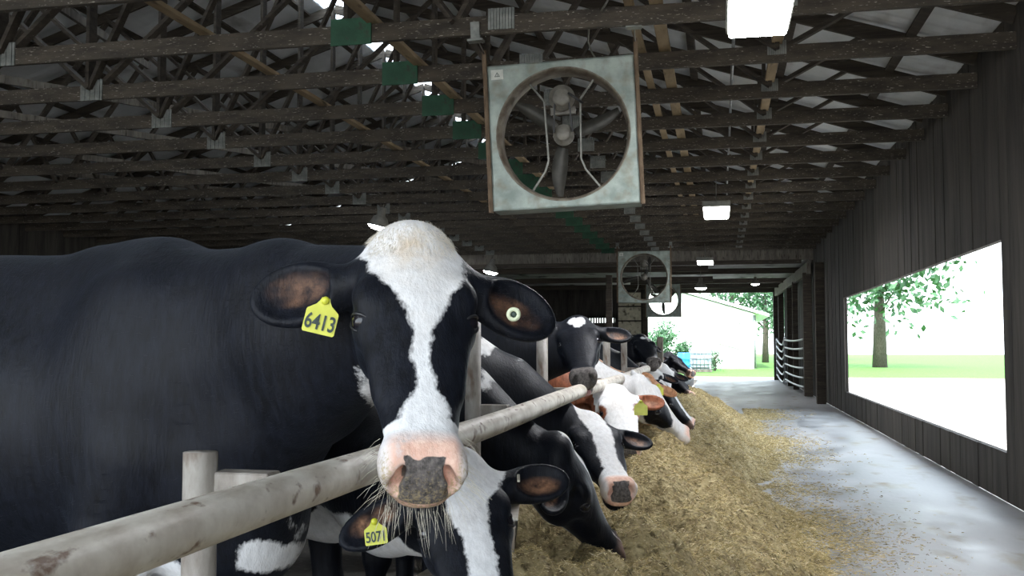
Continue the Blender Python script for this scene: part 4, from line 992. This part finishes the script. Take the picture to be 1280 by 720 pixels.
o = link('feed_pile', np_mesh('feed_pile', P3, Q3), MAT['feed']); tag(o, 'long heap of chopped silage and hay along the curb under the cows\' heads', 'feed', kind='stuff')
m, nt, b = newmat('loose_feed_strands'); L = nt.links
a_ = nt.nodes.new('ShaderNodeAttribute'); a_.attribute_name = 'tone'; r_ = nt.nodes.new('ShaderNodeValToRGB'); L.new(a_.outputs['Fac'], r_.inputs[0]); L.new(r_.outputs[0], b.inputs['Base Color'])
e_ = r_.color_ramp.elements; e_[0].position = 0; e_[0].color = (.12, .09, .035, 1); e_[1].position = 1; e_[1].color = (.86, .76, .52, 1)
for p_, c_ in ((.3, (.30, .235, .10, 1)), (.55, (.50, .39, .17, 1)), (.8, (.68, .56, .29, 1))):
    q = e_.new(p_); q.color = c_
b.inputs['Roughness'].default_value = .75; MAT['strand'] = m
def strands(n, xs, ys, zs, Ls, ws, seed, lift=.35):
    rg = np.random.default_rng(seed); az = rg.uniform(0, 2*np.pi, n); el = rg.normal(.05, lift, n)
    d = np.stack([np.cos(az)*np.cos(el), np.sin(az)*np.cos(el), np.sin(el)], 1); up = np.array([0, 0, 1.0]); s_ = np.cross(d, up); s_ /= np.linalg.norm(s_, axis=1)[:, None]; t_ = np.cross(s_, d)
    c = np.stack([xs, ys, zs], 1); P = []
    bend = rg.normal(0, .12, n)[:, None]*Ls[:, None]
    for e in (-.5, .0, .5):
        cc = c+d*(Ls*e)[:, None]+(t_*bend if e == 0 else 0)
        w = ws[:, None]*(.7 if e else 1)
        P += [cc+s_*w, cc-s_*w*.5+t_*w*.8, cc-s_*w*.5-t_*w*.8]
    P = np.stack(P, 1).reshape(-1, 3); base = np.arange(n)[:, None]*9
    q = []
    for k in (0, 3):
        for i in range(3): j = (i+1) % 3; q.append(np.concatenate([base+k+i, base+k+j, base+k+3+j, base+k+3+i], 1))
    return P, np.concatenate(q)
rg = np.random.default_rng(11)
n1 = 150000
yy = 2.6+(rg.random(n1)**1.7)*15.5; xx = rg.uniform(-.83, .66, n1)
hh = feed_h(xx, yy); dist = yy
Ls = rg.gamma(2.2, .0048, n1)*(1+dist*.10)+.004; ws = rg.uniform(.0005, .0014, n1)*(1+dist*.10)
keep = (hh > .004) | (rg.random(n1) < .35); xx, yy, hh, Ls, ws = [a[keep] for a in (xx, yy, hh, Ls, ws)]
P5, Q5 = strands(len(xx), xx, yy, hh+.006, Ls, ws, 5)
n2 = 40000
yy2 = 3.5+(rg.random(n2)**1.4)*18; xx2 = .45+np.abs(rg.normal(0, .38, n2))
dens = .45+.55*np.sin(yy2*1.0+.4)+.35*np.sin(yy2*2.7); keep = (rg.random(n2) < np.clip(dens, .12, 1)*np.exp(-np.maximum(0, xx2-.6)*.9)) & (xx2 < 2.2)
xx2, yy2 = xx2[keep], yy2[keep]; m_ = len(xx2)
P6, Q6 = strands(m_, xx2, yy2, np.maximum(feed_h(xx2, yy2), 0)+.004, rg.gamma(3, .005, m_)*(1+yy2*.08)+.006, rg.uniform(.0008, .0018, m_)*(1+yy2*.12), 6, .08)
P7 = np.concatenate([P5, P6]); Q7 = np.concatenate([Q5, Q6+len(P5)])
me = np_mesh('feed_strands', P7, Q7); tn = np.clip(np.random.default_rng(2).normal(.55, .24, len(P7)//9), 0, 1).repeat(9).astype(np.float32)
a_ = me.attributes.new('tone', 'FLOAT', 'POINT'); a_.data.foreach_set('value', tn)
o = link('feed_strands', me, MAT['strand']); tag(o, 'loose hay and silage strands over the heap and scattered on the concrete', 'feed', kind='stuff')

# ------------------------------------------------------------------ tags, whiskers
ear_tag(c1, at(407, 376, 1.965), cm(at(399, 380, 2.0)), (.26, 0, 1), h=.060, w=.068, txt='6413', tsize=.045, label='yellow ear tag printed 6413')
c2p = at(468, 652, 2.42)
ear_tag(c2, c2p, cm(c2p), (-.12, 0, 1), h=.048, w=.056, txt='5071', tsize=.036, label='yellow ear tag printed 5071')
p = at(801, 502, 5.7); ear_tag(c5, p, cm(p), (0, 0, 1), h=.065, w=.075, label='yellow ear tag')
p = at(823, 481, 8.55); ear_tag(c7, p, cm(p), (0, 0, 1), h=.075, w=.085, label='yellow ear tag')
p = at(690, 543, 4.75); ear_tag(c4, p, cm(p), (-.4, 0, 1), h=.05, w=.04, label='yellow ear tag')
p = at(689, 434, 5.85); ear_tag(c9, p, cm(p), (0, 0, 1), h=.05, w=.05, label='yellow ear tag')
# round button in the near cow's right-hand ear, metal clip in the next one's
def button(rec, p, n_, r, mat, nm):
    Mx = Vector(n_).to_track_quat('Z', 'Y').to_matrix().to_4x4(); Mx.translation = Vector(p)-Vector(rec['O'])
    MB().lathe([(r*.42, .002), (r*.45, .006), (r*.9, .006), (r, .003), (r, -.002), (r*.42, -.002)], 28, Mx, closed=True).build(nm, mat, rec['root'])
    MB().lathe([(.0002, .003), (r*.42, .003), (r*.42, -.002)], 20, Mx).build('button_core', MAT['ink'], rec['root'])
e_d = np.array([.02, 1, .02]); pp = c2['G'](*(np.array([.075, .088, -.045])+e_d*.075)); Mx = Vector(-c2['V']*.2+c2['U']).to_track_quat('Z', 'Y').to_matrix().to_4x4(); Mx.translation = Vector(pp)-Vector(c2['O'])
tag(MB().box((-.004, -.004, -.012), (.004, .004, .012), .0015, Mx).build('ear_clip', MAT['metaltag'], c2['root']), 'steel ear clip')
button(c1, at(642, 393, 1.955), cm(at(642, 393, 1.98)), .0145, MAT['whitetag'], 'ear_button')
def whiskers(rec, n, seed, uL=(.44, .58), ln=(.02, .055), down=(0, 0, -1), r=.00045):
    rgw = random.Random(seed); mb = MB(); O = Vector(rec['O'])
    for i in range(n):
        u = rgw.uniform(*uL); side = rgw.choice((-1, 1)); 
        if i % 3:                                                       # beard under the lip and chin
            v = rgw.uniform(-.062, .062); w = rgw.uniform(-.155, -.115); d = Vector(down)*1.0+Vector(rec['U'])*.45+Vector(rec['V'])*(v*5)+Vector(rec['Wn'])*rgw.uniform(-.1, .25); L_ = rgw.uniform(ln[0]*1.1, ln[1]*1.35)
        else:
            v = side*rgw.uniform(.06, .085); w = rgw.uniform(-.11, -.03); d = Vector(rec['V'])*side*1.1+Vector(down)*.5+Vector(rec['U'])*.3; L_ = rgw.uniform(*ln)*.8
        p = Vector(rec['G'](min(u, .55), v, w))-O; d.normalize(); d += Vector((rgw.uniform(-.25, .25), rgw.uniform(-.25, .25), rgw.uniform(-.15, .15)))
        q = p+d*L_*.5; e = q+(d+Vector(down)*.35)*L_*.5
        mb.tube([p, q, e], [r, r*.8, r*.3], 4, False)
    return mb.build('whiskers', MAT['whisker'], rec['root'])
whiskers(c1, 240, 1)
whiskers(c4, 60, 2, ln=(.015, .03))

def hair_on(rec, name, mat, cond, n, ln, flow, seed, r=.0005, lift=.5, curl=.3):
    """strands rooted on the body mesh where cond(u, v, w) holds"""
    me = rec['body'].data; nv = len(me.vertices); co = np.empty(nv*3, np.float32); me.vertices.foreach_get('co', co); co = co.reshape(-1, 3)
    no = np.empty(nv*3, np.float32); me.vertices.foreach_get('normal', no); no = no.reshape(-1, 3)
    q = (co+np.array(rec['O'])-rec['P'])@rec['B'].T/rec['S']; ok = np.nonzero(cond(q[:, 0], q[:, 1], q[:, 2]))[0]
    if len(ok) == 0: return
    rg = np.random.default_rng(seed); pick = rg.choice(ok, n); mb = MB()
    fl = flow(q[pick])@rec['B']
    for i, k in enumerate(pick):
        p = Vector(co[k])+Vector(rg.normal(0, .002, 3)); nn = Vector(no[k]); d = (Vector(fl[i])+nn*lift+Vector(rg.normal(0, curl, 3))).normalized(); L_ = ln*rg.uniform(.5, 1.2)
        d2 = (Vector(fl[i])+nn*lift*.2+Vector(rg.normal(0, curl, 3))).normalized()
        mb.tube([p-nn*.001, p+d*L_*.5, p+d*L_*.5+d2*L_*.5], [r, r*.8, r*.25], 3, False)
    return mb.build(name, mat, rec['root'])
m, nt, b = newmat('cream_poll_hair'); b.inputs['Base Color'].default_value = (.74, .68, .58, 1); b.inputs['Roughness'].default_value = .6; MAT['cream'] = m
m, nt, b = newmat('black_ear_hair'); b.inputs['Base Color'].default_value = (.012, .012, .016, 1); b.inputs['Roughness'].default_value = .5; MAT['earhair'] = m
hair_on(c1, 'poll_hair', MAT['cream'], lambda u, v, w: (u > -.06) & (u < .055) & (np.abs(v) < .085) & (w > -.09), 3800, .014, lambda q: np.stack([q[:, 0]*0+1.0+.4*np.sin(q[:, 1]*90), q[:, 1]*6+.3*np.sin(q[:, 0]*110), q[:, 1]*0], 1), 3, r=.0003, lift=.12, curl=.16)
hair_on(c1, 'ear_fringe', MAT['earhair'], lambda u, v, w: (np.abs(v) > .13) & (u < .25), 5200, .015, lambda q: np.stack([q[:, 0]*0+.2, np.sign(q[:, 1])*1.0, q[:, 1]*0], 1), 4, r=.0003, lift=.5, curl=.3)

m, nt, b = newmat('pink_tongue'); b.inputs['Base Color'].default_value = (.62, .34, .31, 1); b.inputs['Roughness'].default_value = .4; MAT['tongue'] = m
for rec in (c9,):
    c = Vector(rec['G'](.560, 0, -.116))-Vector(rec['O']); B3 = Matrix((rec['U'], rec['V'], rec['Wn'])).transposed()
    mb = MB(); mb.lathe([(max(1e-4, math.sin(math.pi*i/10)), -math.cos(math.pi*i/10)) for i in range(11)], 16)
    mb.v = [tuple(c+B3 @ Vector((x*.034, y*.034, z*.016))) for x, y, z in mb.v]
    tag(mb.build('tongue', MAT['tongue'], rec['root']), 'pink tongue at the open mouth')
